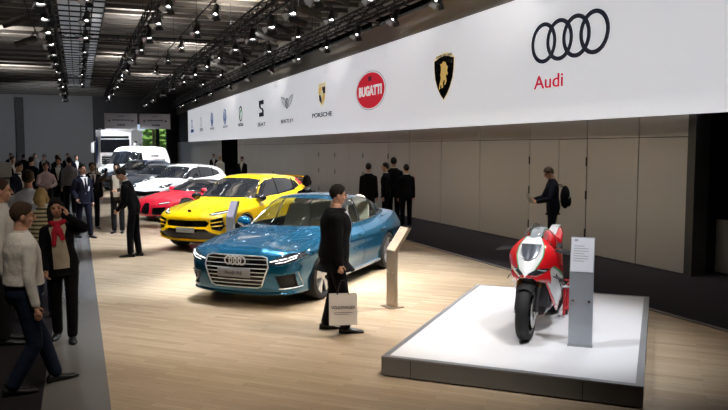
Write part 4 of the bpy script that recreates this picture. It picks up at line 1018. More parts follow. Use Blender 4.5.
# ------------------------------------------------------------------ motorcycle (local +x forward, +y its left)
M_MRED=mat('moto_red',(.70,.010,.016),.22,coat=1.); M_MWHITE=mat('moto_white',(.82,.82,.83),.25,coat=1.); M_MGREEN=mat('moto_green',(.02,.30,.10),.3,coat=.6)
M_GOLDF=mat('gold_fork',(.40,.22,.06),.35,.8); M_SMOKE=glass_mat('smoked_screen',(.80,.82,.84)); M_ENGINE=mat('engine_grey',(.06,.06,.065),.45,.6); M_REDFRAME=mat('stand_red',(.62,.02,.03),.4,coat=.3)
def sheet(mb,G,th=.006):
    """grid of points given a thickness along its own normals"""
    m=len(G); n=len(G[0]); P=[[Vector(p) for p in r] for r in G]; N=[]
    for i in range(m):
        for j in range(n):
            a=P[min(i+1,m-1)][j]-P[max(i-1,0)][j]; b=P[i][min(j+1,n-1)]-P[i][max(j-1,0)]; q=a.cross(b); N.append(q.normalized() if q.length>1e-9 else Vector((1,0,0)))
    V=[p for r in P for p in r]; V2=[v-nn*th for v,nn in zip(V,N)]; k=len(V); F=[]
    for i in range(m-1):
        for j in range(n-1):
            a,b,c,d=i*n+j,i*n+j+1,(i+1)*n+j+1,(i+1)*n+j; F.append((a,d,c,b)); F.append((a+k,b+k,c+k,d+k))
    rim=[j for j in range(n)]+[i*n+n-1 for i in range(1,m)]+[(m-1)*n+j for j in range(n-2,-1,-1)]+[i*n for i in range(m-2,0,-1)]
    for a,b in zip(rim,rim[1:]+rim[:1]): F.append((a,b,b+k,a+k))
    return mb.add(V+V2,F)
def moto_wheel(x,z,R,w,rim,t,nm,discs):
    c=(x,0,z); ax=(0,1,0); pr=[]
    for i in range(13):
        a=-PI/2+PI*i/12; pr.append((R-w*.36*(1-math.cos(a)),math.sin(a)*w/2))
    pr=[(rim,-w*.42)]+pr+[(rim,w*.42)]
    ty=MB().lathe(pr,c,ax,48).build(nm,M_TYRE,t)
    rm=MB().lathe([(rim+.004,-w*.44),(rim-.018,-w*.40),(rim-.028,0),(rim-.018,w*.40),(rim+.004,w*.44)],c,ax,40)
    for i in range(5):
        for o in (-.16,.16):
            a=2*PI*i/5+.2; rm.bar((x+.04*math.cos(a),0,z+.04*math.sin(a)),(x+(rim-.02)*math.cos(a+o),0,z+(rim-.02)*math.sin(a+o)),.03,.022,up=(0,1,0))
    rm.lathe([(0,-.07),(.045,-.07),(.05,0),(.045,.07),(0,.07)],c,ax,20); rm.build('rim',mat('moto_rim',(.035,.035,.038),.35,.8),ty)
    for y in discs:
        d=MB().lathe([(.085,y-.003),(.16,y-.003),(.16,y+.003),(.085,y+.003)],c,ax,40,closed=True); 
        for i in range(6): a=2*PI*i/6; d.bar((x+.045*math.cos(a),y,z+.045*math.sin(a)),(x+.09*math.cos(a),y,z+.09*math.sin(a)),.02,.006,up=(0,1,0))
        d.build('brake_disc',M_STEEL,ty)
    return ty
def motorcycle(loc,rz,sc=1.):
    t=thing('motorcycle','red and white racing motorcycle with green pinstripes standing on the white platform','motorcycle',loc,rz); t.scale=(sc,sc,sc)
    moto_wheel(.73,.30,.30,.138,.218,t,'front_wheel',(-.075,.075)); moto_wheel(-.74,.315,.315,.20,.218,t,'rear_wheel',(.09,))
    # front fork, caliper, fender
    for sg in (-1,1):
        f=MB(); f.cyl((.745,sg*.105,.29),(.63,sg*.105,.56),.024,.026,14); f.build('fork_leg',M_ENGINE,t)
        f=MB(); f.cyl((.63,sg*.105,.55),(.475,sg*.105,.93),.029,.029,14); f.build('fork_tube',M_GOLDF,t)
        MB().box((.63,sg*.088,.34),(.07,.04,.12),M=Matrix.Rotation(rad(25),3,'Y'),bev=.01).build('brake_caliper',mat('caliper_red',(.45,.02,.02),.4,.3),t)
        MB().cyl((.745,sg*.06,.30),(.745,sg*.125,.30),.02,n=12).build('axle',M_STEEL,t)
    G=[]
    for a in np.linspace(60,150,12):
        r=.318; G.append([(.735+r*math.cos(rad(a))-(.0),y,.30+r*math.sin(rad(a))-abs(y/.075)**2.5*.035) for y in np.linspace(-.085,.085,9)])
    sheet(MB(),G,.005).build('front_fender',M_CARBON,t) if False else None
    fm=MB(); sheet(fm,G,.005); fm.build('front_fender',M_BLACK,t)
    for z in (.70,.92):
        x=.64-(z-.55)*.44
        MB().box((x-.02,0,z),(.11,.27,.035),bev=.01).build('triple_clamp',M_ENGINE,t)
    # nose
    rows=[(1.085,.095,.43,.40),(1.03,.165,.52,.43),(.96,.225,.60,.44),(.885,.255,.675,.45),(.82,.243,.735,.48),(.76,.198,.785,.55),(.715,.135,.82,.65),(.685,.05,.835,.76)]
    fz=[pchip([(i,r[k]) for i,r in enumerate(rows)]) for k in range(4)]
    def nose(i,s,off=0.):
        z,w,xc,xe=[float(f(i)) for f in fz]; a=abs(s); return (xc-(xc-xe)*a**1.9+off, s*w, z-.02*a*a)
    def nosepanel(nm,m,s0,s1,i0=0,i1=7,off=0.,nn=8):
        G=[]
        for i in np.linspace(i0,i1,22):
            a=s0(i) if callable(s0) else s0; b=s1(i) if callable(s1) else s1
            G.append([nose(i,s,off) for s in np.linspace(a,b,nn)])
        mb=MB(); sheet(mb,G,.005); return mb.build(nm,m,t)
    wl=lambda i: max(.40,.74-.075*i) if i<5 else .40+(i-5)*.26
    nosepanel('nose_panel',M_MWHITE,lambda i:-wl(i),wl,0,7)
    for sg in (-1,1):
        nosepanel('nose_cheek',M_MRED,lambda i:sg*min(1,wl(i)+.05),lambda i:sg*1.0,.2,6.3)
        nosepanel('pinstripe',M_MGREEN,lambda i:sg*wl(i),lambda i:sg*min(1,wl(i)+.04),0,6.6,.001,3)
        # slit lamp under the brow
        G=[[nose(i,sg*(a+(b-a)*q),.004) for q in np.linspace(0,1,7)] for i,a,b in ((4.75,.52,.98),(5.2,.34,.98),(5.65,.20,.95),(6.1,.16,.80))]
        mb=MB(); sheet(mb,G,.004); lamp=mb.build('headlight',M_LAMPGLASS,t)
        MB().tube([nose(4.95,sg*.55,.008),nose(5.1,sg*.75,.008),nose(5.15,sg*.92,.008)],.005,6).build('daytime_light',M_SATIN,lamp)
        # brow below the slit
        G=[[nose(i,sg*s,.006) for s in np.linspace(.12,1,7)] for i in (6.1,6.5,6.9)]
        mb=MB(); sheet(mb,G,.006); mb.build('nose_lip',M_MRED,t)
    G=[[nose(i,s*w_,.006) for s in np.linspace(-1,1,7)] for i,w_ in ((1.3,.62),(2.2,.46),(3.0,.30),(3.5,.13))]
    mb=MB(); sheet(mb,G,.004); mb.build('nose_intake',mat('smoke_grey',(.09,.10,.12),.2,.2,coat=.5),t)
    MB().tube([nose(1.35,-.6,.012),nose(2.2,-.44,.012),nose(3.05,-.28,.012),nose(3.5,0,.012),nose(3.05,.28,.012),nose(2.2,.44,.012),nose(1.35,.6,.012)],.006,5).build('intake_trim',M_SATIN,t)
    for sg in (1,-1):
        top=[nose(5.0,sg*1.0,-.01),nose(5.6,sg*1.0,-.01),nose(6.2,sg*.95,-.005),nose(6.7,sg*.7,-.005)]
        bot=[(.50,sg*.21,.58),(.56,sg*.19,.60),(.63,sg*.14,.615),(.68,sg*.09,.63)]
        G=[[tuple(Vector(a).lerp(Vector(b),q)+Vector((.015*math.sin(q*PI),sg*.012*math.sin(q*PI),0))) for q in np.linspace(0,1,6)] for a,b in zip(top,bot)]
        if sg<0: G=G[::-1]
        mb=MB(); sheet(mb,G,.006); mb.build('intake_shroud',M_MRED,t)
    # windscreen
    G=[]
    for k in np.linspace(0,1,9):
        z=1.06+.145*k; w_=.135-.055*k**2; xc=.47-.17*k-.02*math.sin(k*PI)*-1
        G.append([(xc-.13*abs(s)**2,s*w_,z-.03*abs(s)) for s in np.linspace(-1,1,11)])
    mb=MB(); sheet(mb,G,.004); mb.build('windscreen',M_SMOKE,t)
    MB().tube([G[-1][j] for j in range(11)],.005,5).build('screen_edge',M_BLACK,t)
    # side fairings: upper red, lower white with a green stripe
    X=[.50,.36,.20,.04,-.12,-.28]
    zt=pchip(list(zip(X,[.93,.95,.93,.86,.76,.60]))); zb=pchip(list(zip(X,[.58,.40,.27,.20,.18,.24]))); yb=pchip(list(zip(X,[.205,.250,.262,.250,.225,.19])))
    def side(x,q,sg,off=0.):
        z=float(zt(x))+(float(zb(x))-float(zt(x)))*q; y=float(yb(x))*(1-.42*max(0,q-.45)**1.5*1.6-.25*max(0,.25-q)); return (x,sg*(y+off),z)
    for sg in (-1,1):
        for nm,m,q0,q1 in (('side_fairing_upper',M_MRED,0,.40),('fairing_stripe',M_MGREEN,.40,.45),('side_fairing_lower',M_MWHITE,.45,.93),('fairing_edge',M_MRED,.93,1)):
            G=[[side(x,q,sg) for q in np.linspace(q0,q1,8)] for x in np.linspace(.50,-.28,18)]
            if sg<0: G=[r[::-1] for r in G]
            mb=MB(); sheet(mb,G,.006); mb.build(nm,m,t)
        MB().tube([side(.40,.55,sg,.004),side(.2,.62,sg,.004),side(.0,.66,sg,.004),side(-.2,.70,sg,.004)],.010,6).build('vent_slot',M_BLACK,t)
        # duct wing
        mb=MB(); sheet(mb,[[(.46,sg*.20,.66),(.42,sg*.27,.62),(.38,sg*.29,.58)],[(.36,sg*.21,.66),(.32,sg*.28,.62),(.30,sg*.30,.58)]] if sg>0 else [[(.38,sg*.29,.58),(.42,sg*.27,.62),(.46,sg*.20,.66)],[(.30,sg*.30,.58),(.32,sg*.28,.62),(.36,sg*.21,.66)]],.006); mb.build('winglet',M_CARBON,t)
    MB().box((.36,0,.50),(.05,.34,.40),bev=.01).build('radiator',M_ENGINE,t)
    e=MB(); e.box((.05,0,.50),(.50,.34,.42),bev=.05); e.box((-.2,0,.52),(.3,.30,.34),bev=.05); e.cyl((-.05,-.19,.42),(-.05,.19,.42),.11,n=20); e.build('engine',M_ENGINE,t)
    MB().rings([[(x,y,z) for y,z in ((-.13,.30),(-.10,.19),(0,.165),(.10,.19),(.13,.30))] for x in (.28,.0,-.30)],cap=False,closed=False).build('belly_pan',M_MWHITE,t)
    # frame, tank, seat, tail
    fr=MB()
    for sg in (-1,1): fr.tube([(.46,sg*.09,.86),(.25,sg*.17,.80),(-.05,sg*.17,.68),(-.24,sg*.12,.48)],.035,8)
    fr.build('frame',M_ENGINE,t)
    S=[(.36,.04,.86,.96),(.30,.13,.82,1.06),(.18,.175,.80,1.125),(.05,.185,.80,1.135),(-.08,.165,.80,1.09),(-.20,.12,.80,.99),(-.28,.08,.80,.90)]
    def ringt(x,w_,z0,z1,n=20):
        o=[]
        for j in range(n):
            a=2*PI*j/n; c,s_=math.cos(a),math.sin(a); zz=(z0+z1)/2+(z1-z0)/2*(abs(s_)**.8)*(1 if s_>0 else -1)
            o.append((x,w_*(abs(c)**.8)*(1 if c>0 else -1)*(1-.18*max(0,s_)),zz))
        return o
    MB().rings([ringt(*s) for s in S]).build('fuel_tank',M_MRED,t)
    st_=MB(); G=[]
    zt_=pchip([(s[0],s[3]) for s in S])
    for x in np.linspace(.31,-.22,12): G.append([(x,y,float(zt_(x))+.004-.9*y*y) for y in np.linspace(-.06,.06,5)])
    sheet(st_,G,.006); st_.build('tank_stripe',M_MWHITE,t)
    for y in (-.068,.068):
        MB().tube([(x,y,float(zt_(x))-.9*y*y) for x in np.linspace(.30,-.2,10)],.007,5).build('pinstripe',M_MGREEN,t)
    MB().lathe([(0,.012),(.035,.012),(.055,.004),(.058,-.01)],(.14,0,1.135),(.12,0,1),24).build('fuel_cap',M_SATIN,t)
    MB().box((.37,0,1.0),(.02,.12,.07),M=Matrix.Rotation(rad(-35),3,'Y'),bev=.006).build('dash_display',M_GLASSDARK,t)
    MB().rings([[(x,-w_,z-.05),(x,-w_*.9,z+.0),(x,0,z+.015),(x,w_*.9,z+.0),(x,w_,z-.05),(x,0,z-.06)] for x,w_,z in ((-.22,.09,.88),(-.36,.14,.86),(-.52,.15,.875),(-.62,.13,.92))]).build('seat',mat('seat_black',(.015,.015,.016),.7),t)
    T=[(-.56,.13,.84,.97),(-.72,.12,.88,1.03),(-.86,.095,.93,1.06),(-.98,.06,.98,1.06),(-1.06,.02,1.02,1.05)]
    MB().rings([ringt(*s) for s in T]).build('tail_fairing',M_MRED,t)
    mb=MB(); sheet(mb,[[(x,y,z+.006-.8*y*y) for y in np.linspace(-.05,.05,5)] for x,z in ((-.58,.98),(-.72,1.035),(-.86,1.065),(-.98,1.062))],.005); mb.build('tail_stripe',M_MWHITE,t)
    # controls
    for sg in (-1,1):
        MB().tube([(.44,sg*.105,.945),(.42,sg*.17,.945),(.33,sg*.37,.915)],.012,8).build('handlebar',M_ENGINE,t)
        MB().tube([(.385,sg*.24,.932),(.328,sg*.375,.914)],.019,10).build('grip',M_BLACK,t)
        MB().tube([(.42,sg*.20,.94),(.43,sg*.18,.935),(.40,sg*.33,.925),(.375,sg*.395,.912)],[.011,.009,.008,.007],8).build('lever',M_BLACK,t)
        MB().tube([(.475,sg*.28,.925),(.425,sg*.405,.905),(.40,sg*.41,.90)],[.007,.008,.006],6).build('lever_guard',M_BLACK,t)
        MB().cyl((.40,sg*.165,.955),(.40,sg*.165,1.005),.026,n=14).build('fluid_reservoir',M_BLACK,t)
        MB().tube([(-.28,sg*.12,.42),(-.36,sg*.20,.40),(-.37,sg*.28,.40)],.012,8).build('foot_peg',M_STEEL,t)
    sw=MB()
    sw.tube([(-.22,.10,.42),(-.45,.155,.40),(-.74,.15,.315)],[.05,.05,.035],10); sw.tube([(-.22,-.10,.42),(-.30,-.12,.44)],.05,10); sw.cyl((-.74,-.06,.315),(-.74,.17,.315),.035,n=14); sw.build('swingarm',M_ENGINE,t)
    MB().tube([(.1,-.1,.22),(-.2,-.12,.20),(-.42,-.16,.30),(-.60,-.185,.38)],[.04,.05,.06,.05],12).build('exhaust',M_STEEL,t)
    ax=Vector((-.27,0,.61)).normalized(); pv=Vector((.60,0,.63)); Rm=Matrix.Translation(pv)@Matrix.Rotation(rad(2),4,ax)@Matrix.Translation(-pv)
    done=set()
    for o in list(t.children_recursive):
        if o.name.split('.')[0] in ('front_wheel','rim','brake_disc','front_fender','fork_leg','fork_tube','brake_caliper','axle','triple_clamp','handlebar','grip','lever','lever_guard','fluid_reservoir'):
            if o.parent is not t and o.parent.name.split('.')[0]!='front_wheel': continue
            if o.data.name not in done: o.data.transform(Rm); done.add(o.data.name)
    return t
MRZ=rad(-137); moto=(4.36-.745*math.cos(MRZ),6.33-.745*math.sin(MRZ),.20)
motorcycle(moto,MRZ,1.0)
ps=thing('paddock_stand','red tubular paddock stand holding the rear wheel of the motorcycle','stand',moto,MRZ)
f=MB()
for sg in (-1,1):
    f.tube([(-.66,sg*.18,.02),(-1.12,sg*.18,.05)],.018,8); f.tube([(-.70,sg*.18,.03),(-.76,sg*.18,.34)],.018,8); f.tube([(-1.0,sg*.18,.04),(-.76,sg*.18,.34)],.016,8); f.tube([(-.76,sg*.18,.34),(-.76,sg*.13,.335)],.016,8)
f.tube([(-1.12,-.18,.05),(-1.12,.18,.05)],.018,8); f.tube([(-1.12,-.18,.05),(-1.14,-.18,.34),(-1.14,.18,.34),(-1.12,.18,.05)],.016,8)
for sg in (-1,1):
    f.tube([(-.48,sg*.185,.03),(-.50,sg*.185,.37),(-.80,sg*.185,.37),(-.78,sg*.185,.03)],.016,8); f.tube([(-.48,sg*.185,.09),(-.78,sg*.185,.09)],.014,8)
f.build('stand_frame',M_REDFRAME,ps)
for sg in (-1,1): MB().lathe([(0,-.02),(.03,-.02),(.03,.02),(0,.02)],(-.66,sg*.18,.03),(0,1,0),14).build('roller',M_BLACK,ps)
# ------------------------------------------------------------------ people
def cloth(name,col,rough=.8): return mat('cloth_'+name,col,rough,spec=.12,bump=(11,.55))
SKIN=mat('skin',(.50,.27,.18),.5,noise=(14,.06)); SKIN2=mat('skin_pale',(.58,.36,.27),.5,noise=(14,.06))
HAIRS={'dark':mat('hair_dark',(.012,.009,.008),.75,spec=.25,bump=(60,.5)),'brown':mat('hair_brown',(.05,.03,.018),.75,spec=.25,bump=(60,.5)),'grey':mat('hair_grey',(.22,.21,.20),.75,spec=.25,bump=(60,.5)),'blond':mat('hair_blond',(.42,.29,.12),.75,spec=.25,bump=(60,.5))}
SHOE=mat('black_leather',(.008,.008,.009),.35); EYE=mat('eye_dark',(.012,.010,.010),.2); LIP=mat('lips',(.36,.12,.11),.45)
NAVY=cloth('navy',(.007,.008,.016)); BLACKC=cloth('black',(.004,.004,.005)); CHAR=cloth('charcoal',(.014,.014,.016)); WHITEC=cloth('white',(.66,.64,.60)); DENIM=cloth('denim',(.010,.016,.034)); GREYC=cloth('grey',(.15,.15,.16)); BROWNC=cloth('brown',(.035,.026,.022)); PINKC=cloth('pale_pink',(.52,.42,.44)); LBLUE=cloth('pale_blue',(.58,.63,.72)); REDC=cloth('red',(.42,.02,.04)); YSTRIPE=cloth('cream',(.60,.52,.30)); BEIGEC=cloth('beige',(.40,.34,.26))
def ik(a,b,l1,l2,pole):
    a=Vector(a); b=Vector(b); d=b-a; L=min(d.length,(l1+l2)*.999); d=d.normalized() if d.length>1e-6 else Vector((0,0,-1)); b=a+d*L
    x=(l1*l1-l2*l2+L*L)/(2*L); h=math.sqrt(max(0,l1*l1-x*x)); p=Vector(pole); p=p-d*p.dot(d); p.normalize()
    return a+d*x+p*h, b
def capsule(mb,pts,rs,n=10):
    """tapered limb with rounded ends"""
    P=[];R=[]
    for i in range(len(pts)-1):
        a=Vector(pts[i]); b=Vector(pts[i+1]); k=4 if i<len(pts)-2 else 5
        for j in range(k): 
            t=j/4; P.append(a+(b-a)*t); R.append(rs[i]+(rs[i+1]-rs[i])*t)
    d0=(P[0]-P[1]).normalized(); d1=(P[-1]-P[-2]).normalized()
    P=[P[0]+d0*R[0]*.8,P[0]+d0*R[0]*.45]+P+[P[-1]+d1*R[-1]*.45,P[-1]+d1*R[-1]*.8]
    R=[R[0]*.45,R[0]*.85]+R+[R[-1]*.85,R[-1]*.45]
    mb.tube(P,R,n)
MALE=[(-.12,.135,.105,0),(-.03,.168,.120,-.01),(.07,.162,.112,0),(.17,.152,.106,.005),(.28,.166,.118,.01),(.37,.180,.118,.005),(.445,.178,.098,0),(.50,.125,.078,-.005),(.54,.068,.062,0),(.58,.058,.058,.008)]
FEMALE=[(-.12,.140,.105,0),(-.03,.172,.120,-.015),(.07,.150,.105,0),(.17,.128,.095,.0),(.28,.143,.110,.02),(.36,.152,.112,.02),(.435,.152,.088,0),(.49,.105,.068,-.005),(.53,.056,.054,0),(.57,.048,.048,.008)]
def person(label,pos,heading,h=1.76,lod=1,feet=((-.10,0,8),(.10,0,-8)),hands=(None,None),poles=((-.25,-1,-.1),(.25,-1,-.1)),lean=0,side=0,twist=0,head=(0,0,0),pelvis=(0,0),
           top=NAVY,top_kind='jacket',legs=NAVY,shoes=SHOE,shirt=WHITEC,open_w=.34,tie=None,hair='short',hairc='dark',skin=None,female=False,belly=0.,group=None,extras=None,hand_dir=(None,None),coat_len=.0,sleeve=1.,curl=(.5,.5),belt=None,face=True,scarf=None,build=1.):
    k=h/1.755; root=thing('person',label,'person',(pos[0],pos[1],0),rad(heading-90),group); sk=skin or SKIN
    vox=(.0065,.012,.022)[lod]; gv=(.012,.017,.027)[lod]
    SEC=FEMALE if female else MALE
    L1,L2=.435*k,.415*k; az=.085*k; hx=.088*k
    pz=9
    for (x,y,yw),sg in zip(feet,(-1,1)):
        d=math.hypot(x-(sg*hx+pelvis[0]),y-pelvis[1]); pz=min(pz,az+math.sqrt(max(.01,(L1+L2)**2*.996-d*d)))
    P0=Vector((pelvis[0],pelvis[1],pz+.06*k))
    up=Vector((math.sin(rad(side)),math.sin(rad(lean)),math.cos(rad(lean))*math.cos(rad(side)))).normalized()
    tw=Matrix.Rotation(rad(twist),3,'Z'); rt=(tw@Vector((1,0,0))); rt=(rt-up*rt.dot(up)).normalized(); fw=up.cross(rt)
    def curve(dz):      # spine bends progressively
        t=max(0,min(1,(dz+.05)/.35)); u=(Vector((0,0,1))*(1-t)+up*t).normalized()
        return P0+Vector((0,0,1))*k*min(dz,0)+u*k*max(dz,0)
    def tor(dz,rx,ry,off,n=20):
        c=curve(dz)+fw*off*k; return [c+rt*rx*k*build*math.cos(2*PI*j/n)+fw*ry*k*build*math.sin(2*PI*j/n) for j in range(n)]
    sh=[curve(.425)+rt*sg*(.172 if not female else .145)*k*build for sg in (-1,1)]
    nb=curve(.55)+fw*.0
    hd=Matrix.Rotation(rad(heading*0+head[0]+twist),3,'Z')@Matrix.Rotation(rad(head[1]),3,'X')@Matrix.Rotation(rad(head[2]),3,'Y')
    hc=nb+up*.045*k+hd@Vector((0,.018*k,.095*k))
    # limbs
    elbow=[];wrist=[]
    for i,sg in enumerate((-1,1)):
        tg=hands[i]
        if tg is None: tg=Vector(sh[i])+Vector((sg*.055*k,.03*k,-.535*k))
        else: tg=Vector(tg)
        e,w=ik(sh[i],tg,.285*k,.255*k,poles[i]); elbow.append(e); wrist.append(w)
    knee=[];ank=[];hip=[]
    for (x,y,yw),sg in zip(feet,(-1,1)):
        hp=P0+Vector((sg*hx,0,-.06*k)); a=Vector((x,y,az)); q=Matrix.Rotation(rad(yw),3,'Z')@Vector((0,1,0))
        kn,an=ik(hp,a,L1,L2,q+Vector((sg*.1,0,0))); hip.append(hp); knee.append(kn); ank.append(a)
    # continuous body
    b=MB()
    b.rings([tor(dz,rx*.90,ry*.90,o) for dz,rx,ry,o in SEC])
    for i in (0,1):
        capsule(b,[sh[i],elbow[i],wrist[i]],[.046*k,.036*k,.026*k]); capsule(b,[hip[i],knee[i],ank[i]],[.075*k,.05*k,.034*k])
        d=(wrist[i]-elbow[i]).normalized()
        if hand_dir[i]: d=(d*.3+Vector(hand_dir[i]).normalized()).normalized()
        sg=(-1,1)[i]; inn=Vector((-sg,0,0)); inn=(inn-d*inn.dot(d)).normalized(); thumb=inn.cross(d)*sg*-1
        if thumb.dot(fw)<0: thumb=-thumb
        pc=wrist[i]+d*.05*k
        if lod==2: b.ell(pc+d*.03*k,(.035*k,.035*k,.055*k),nu=8,nv=6)
        else:
            b.tube([wrist[i]-d*.01*k,wrist[i]+d*.03*k,wrist[i]+d*.088*k],[.026*k,.034*k,.030*k],10,ry=.020*k)
            for f in range(4):
                s0=wrist[i]+d*(.082-.004*abs(f-1.2))*k+thumb*(.027-.018*f)*k; c=curl[i]; ln=(.078,.086,.08,.062)[f]*k
                p1=s0+(d*math.cos(c*.6)+inn*math.sin(c*.6))*ln*.45; p2=p1+(d*math.cos(c*1.6)+inn*math.sin(c*1.6))*ln*.32; p3=p2+(d*math.cos(c*2.4)+inn*math.sin(c*2.4))*ln*.25
                b.tube([s0-d*.012,s0,p1,p2,p3],[.0085*k,.0095*k,.0088*k,.008*k,.0065*k],8)
            t0=wrist[i]+d*.025*k+thumb*.022*k; t1=t0+(d*.65+thumb*.65+inn*.25)*.045*k; t2=t1+(d*.9+thumb*.2+inn*.35)*.035*k
            b.tube([t0,t1,t2],[.012*k,.0105*k,.008*k],8)
    b.tube([nb-up*.05*k,nb+up*.02*k,hc+hd@Vector((0,-.015*k,-.06*k))],[.06*k,.053*k,.052*k] if not female else [.05*k,.044*k,.044*k],12)
    H=lambda x,y,z: hc+hd@Vector((x*k,y*k,z*k))
    b.ell(hc+hd@Vector((0,-.012*k,.022*k)),(.074*k,.093*k,.090*k),hd,18,12)
    b.ell(H(0,.022,-.035),(.060*k,.066*k,.078*k),hd,16,10)
    b.ell(H(0,.045,-.090),(.034*k,.034*k,.024*k),hd,10,8)
    if lod<2:
        b.tube([H(0,.086,.018),H(0,.102,-.012),H(0,.106,-.028)],[.010*k,.013*k,.017*k],8)
        for sg in (-1,1):
            b.ell(H(sg*.077,-.008,-.012),(.009*k,.020*k,.032*k),hd,8,8); b.ell(H(sg*.038,.058,-.028),(.022*k,.022*k,.020*k),hd,8,6); b.ell(H(sg*.032,.076,.026),(.020*k,.012*k,.007*k),hd,8,6)
    body=fuse(b.build('body',sk,root),vox,3 if lod<2 else 2,.4)
    if lod<2 and face:
        for sg in (-1,1):
            MB().ell(H(sg*.031,.081,.006),(.0125*k,.007*k,.0065*k),hd,10,6).build('eye',EYE,body)
            MB().tube([H(sg*.014,.090,.026),H(sg*.032,.090,.031),H(sg*.050,.078,.026)],.0042*k,5).build('eyebrow',HAIRS[hairc if hairc!='blond' else 'brown'],body)
        MB().tube([H(-.022,.086,-.062),H(0,.094,-.060),H(.022,.086,-.062)],[.004*k,.0065*k,.004*k],6).build('lips',LIP,body)
    # hair
    hm=HAIRS[hairc]; hb=MB()
    if hair!='bald' or True:
        R=[];n=24; m=7
        lim={'short':(56,108,148),'recede':(42,108,146),'bald':(0,0,0),'long':(62,112,128),'bob':(64,118,132),'cap':(66,88,100)}[hair if hair in('short','recede','long','bob','cap') else 'short']
        c=H(0,-.012,.022)
        for i in range(m+2):
            ring_=[]
            for j in range(n):
                a=2*PI*j/n; s_=math.sin(a)      # s_=1 front
                L=rad(lim[1]+(lim[0]-lim[1])*max(0,s_)**1.4+(lim[2]-lim[1])*max(0,-s_)**1.2)
                L+=rad(3.5)*math.sin(j*2.3+len(label))
                t=L*min(i,m)/m; f=(.03*math.sin(j*1.7+i*2.1) if 0<i<m else 0)+(1.12+.05*max(0,math.cos(t))) if i<m else (1.055 if i==m else .93)
                if hair=='cap': f*=1.05
                v=Vector((math.sin(t)*math.cos(a)*.074,math.sin(t)*math.sin(a)*.093,math.cos(t)*.092))*k*f
                if i<m: v+=Vector((0,0,.006*k))
                ring_.append(c+hd@v)
            R.append(ring_)
        hb.rings(R,cap=False)
        if hair=='long':
            for sg in (-1,1): hb.tube([H(sg*.066,-.01,.05),H(sg*.082,.0,-.03),H(sg*.082,.02,-.12),H(sg*.075,.05,-.22),H(sg*.065,.06,-.30)],[.022*k,.030*k,.034*k,.032*k,.012*k],10)
            hb.tube([H(0,-.07,.05),H(0,-.085,-.05),H(0,-.08,-.16),H(0,-.06,-.25)],[.05*k,.075*k,.085*k,.05*k],12)
        if hair=='bob':
            for sg in (-1,1): hb.tube([H(sg*.062,-.02,.04),H(sg*.080,-.01,-.03),H(sg*.076,.0,-.09)],[.022*k,.030*k,.018*k],10)
            hb.tube([H(0,-.07,.04),H(0,-.085,-.04),H(0,-.075,-.11)],[.05*k,.075*k,.05*k],12)
        ho=hb.build('hair' if hair!='cap' else 'flat_cap',hm,root)
        if hair=='cap': MB().tube([H(-.06,.06,.055),H(0,.125,.05),H(.06,.06,.055)],.016*k,8,ry=.02*k).build('cap_brim',hm,ho)
    # trousers
    t=MB(); q=1.06*build
    t.rings([tor(dz,rx*.98+.004,ry*.98+.006,o) for dz,rx,ry,o in SEC[:3]])
    for i in (0,1):
        up_=ank[i]+(knee[i]-ank[i])*.02
        capsule(t,[hip[i]+Vector((0,0,.02*k)),knee[i],up_],[.092*k*build,.075*k,.064*k])
    fuse(t.build('trousers',legs,root),gv,4)
    if belt: MB().rings([tor(dz,(.152+.006),(.106+.008),0) for dz in (.045,.085)],cap=False).build('belt',belt,root)
    # shoes
    for i,((x,y,yw),a) in enumerate(zip(feet,ank)):
        r=Matrix.Rotation(rad(yw),3,'Z'); sb=MB(); S=lambda u,v,z: Vector((x,y,0))+r@Vector((u*k*1.1,v*k*1.12,z*k))
        sec=[(-.075,.026,.062),(-.055,.034,.085),(.0,.036,.085),(.06,.042,.066),(.12,.047,.052),(.165,.040,.044),(.195,.018,.03)]
        sb.rings([[S(math.cos(w)*rx*(1 if math.sin(w)>-.2 else .95),v,max(0.002,.5*hz+.5*hz*math.sin(w))) for w in np.linspace(0,2*PI,17)[:-1]] for v,rx,hz in sec])
        sb.tube([S(0,-.02,.05),S(0,-.02,.12)],[.038*k,.04*k],10)
        sb.build('shoe',shoes,root)
        if lod==0: MB().rings([[S(math.cos(w)*(rx+.004),v,z) for w in (0,PI)] for z in (0,) for v,rx,hz in sec]+[],cap=False,closed=False) if False else None
    # upper garment
    ease={'jacket':(1.06,.012),'coat':(1.13,.020),'shirt':(1.06,.008),'sweater':(1.08,.012)}[top_kind]
    j=MB(); R=[]
    hem={'jacket':-.16,'coat':-.22,'shirt':.06,'sweater':-.06}[top_kind]-coat_len
    S0=[s for s in SEC if s[0]>hem+.03]
    rx0,ry0=(np.interp(hem,[s[0] for s in SEC],[s[1] for s in SEC]),np.interp(hem,[s[0] for s in SEC],[s[2] for s in SEC]))
    if hem<-.05: rx0,ry0=.185 if not female else .18,.135
    if top_kind=='coat': rx0,ry0=.20,.165
    secs=[(hem,rx0,ry0,0)]+S0[:-1]
    TR=[]
    for dz,rx,ry,o in secs:
        bl=belly*math.exp(-((dz-.10)/.13)**2)
        TR.append((dz,(rx*ease[0]+ease[1]*.5+bl*.5)*1.,(ry*ease[0]+ease[1]+bl),o+bl*.5))
    j.rings([tor(*s) for s in TR])
    sr={'jacket':(.076,.060,.048),'coat':(.082,.066,.054),'shirt':(.068,.054,.042),'sweater':(.070,.056,.044)}[top_kind]
    for i in (0,1):
        e=elbow[i]; w=elbow[i]+(wrist[i]-elbow[i])*(.97 if sleeve>.9 else .05)
        if sleeve>.9: capsule(j,[sh[i]-Vector((0,0,.012*k)),e,w],[sr[0]*k,sr[1]*k,sr[2]*k],12)
        else: capsule(j,[sh[i]-Vector((0,0,.012*k)),sh[i]+(e-sh[i])*.8],[sr[0]*k,sr[1]*1.1*k],12)
    fuse(j.build({'jacket':'jacket','coat':'coat','shirt':'shirt','sweater':'sweater'}[top_kind],top,root),gv,5)
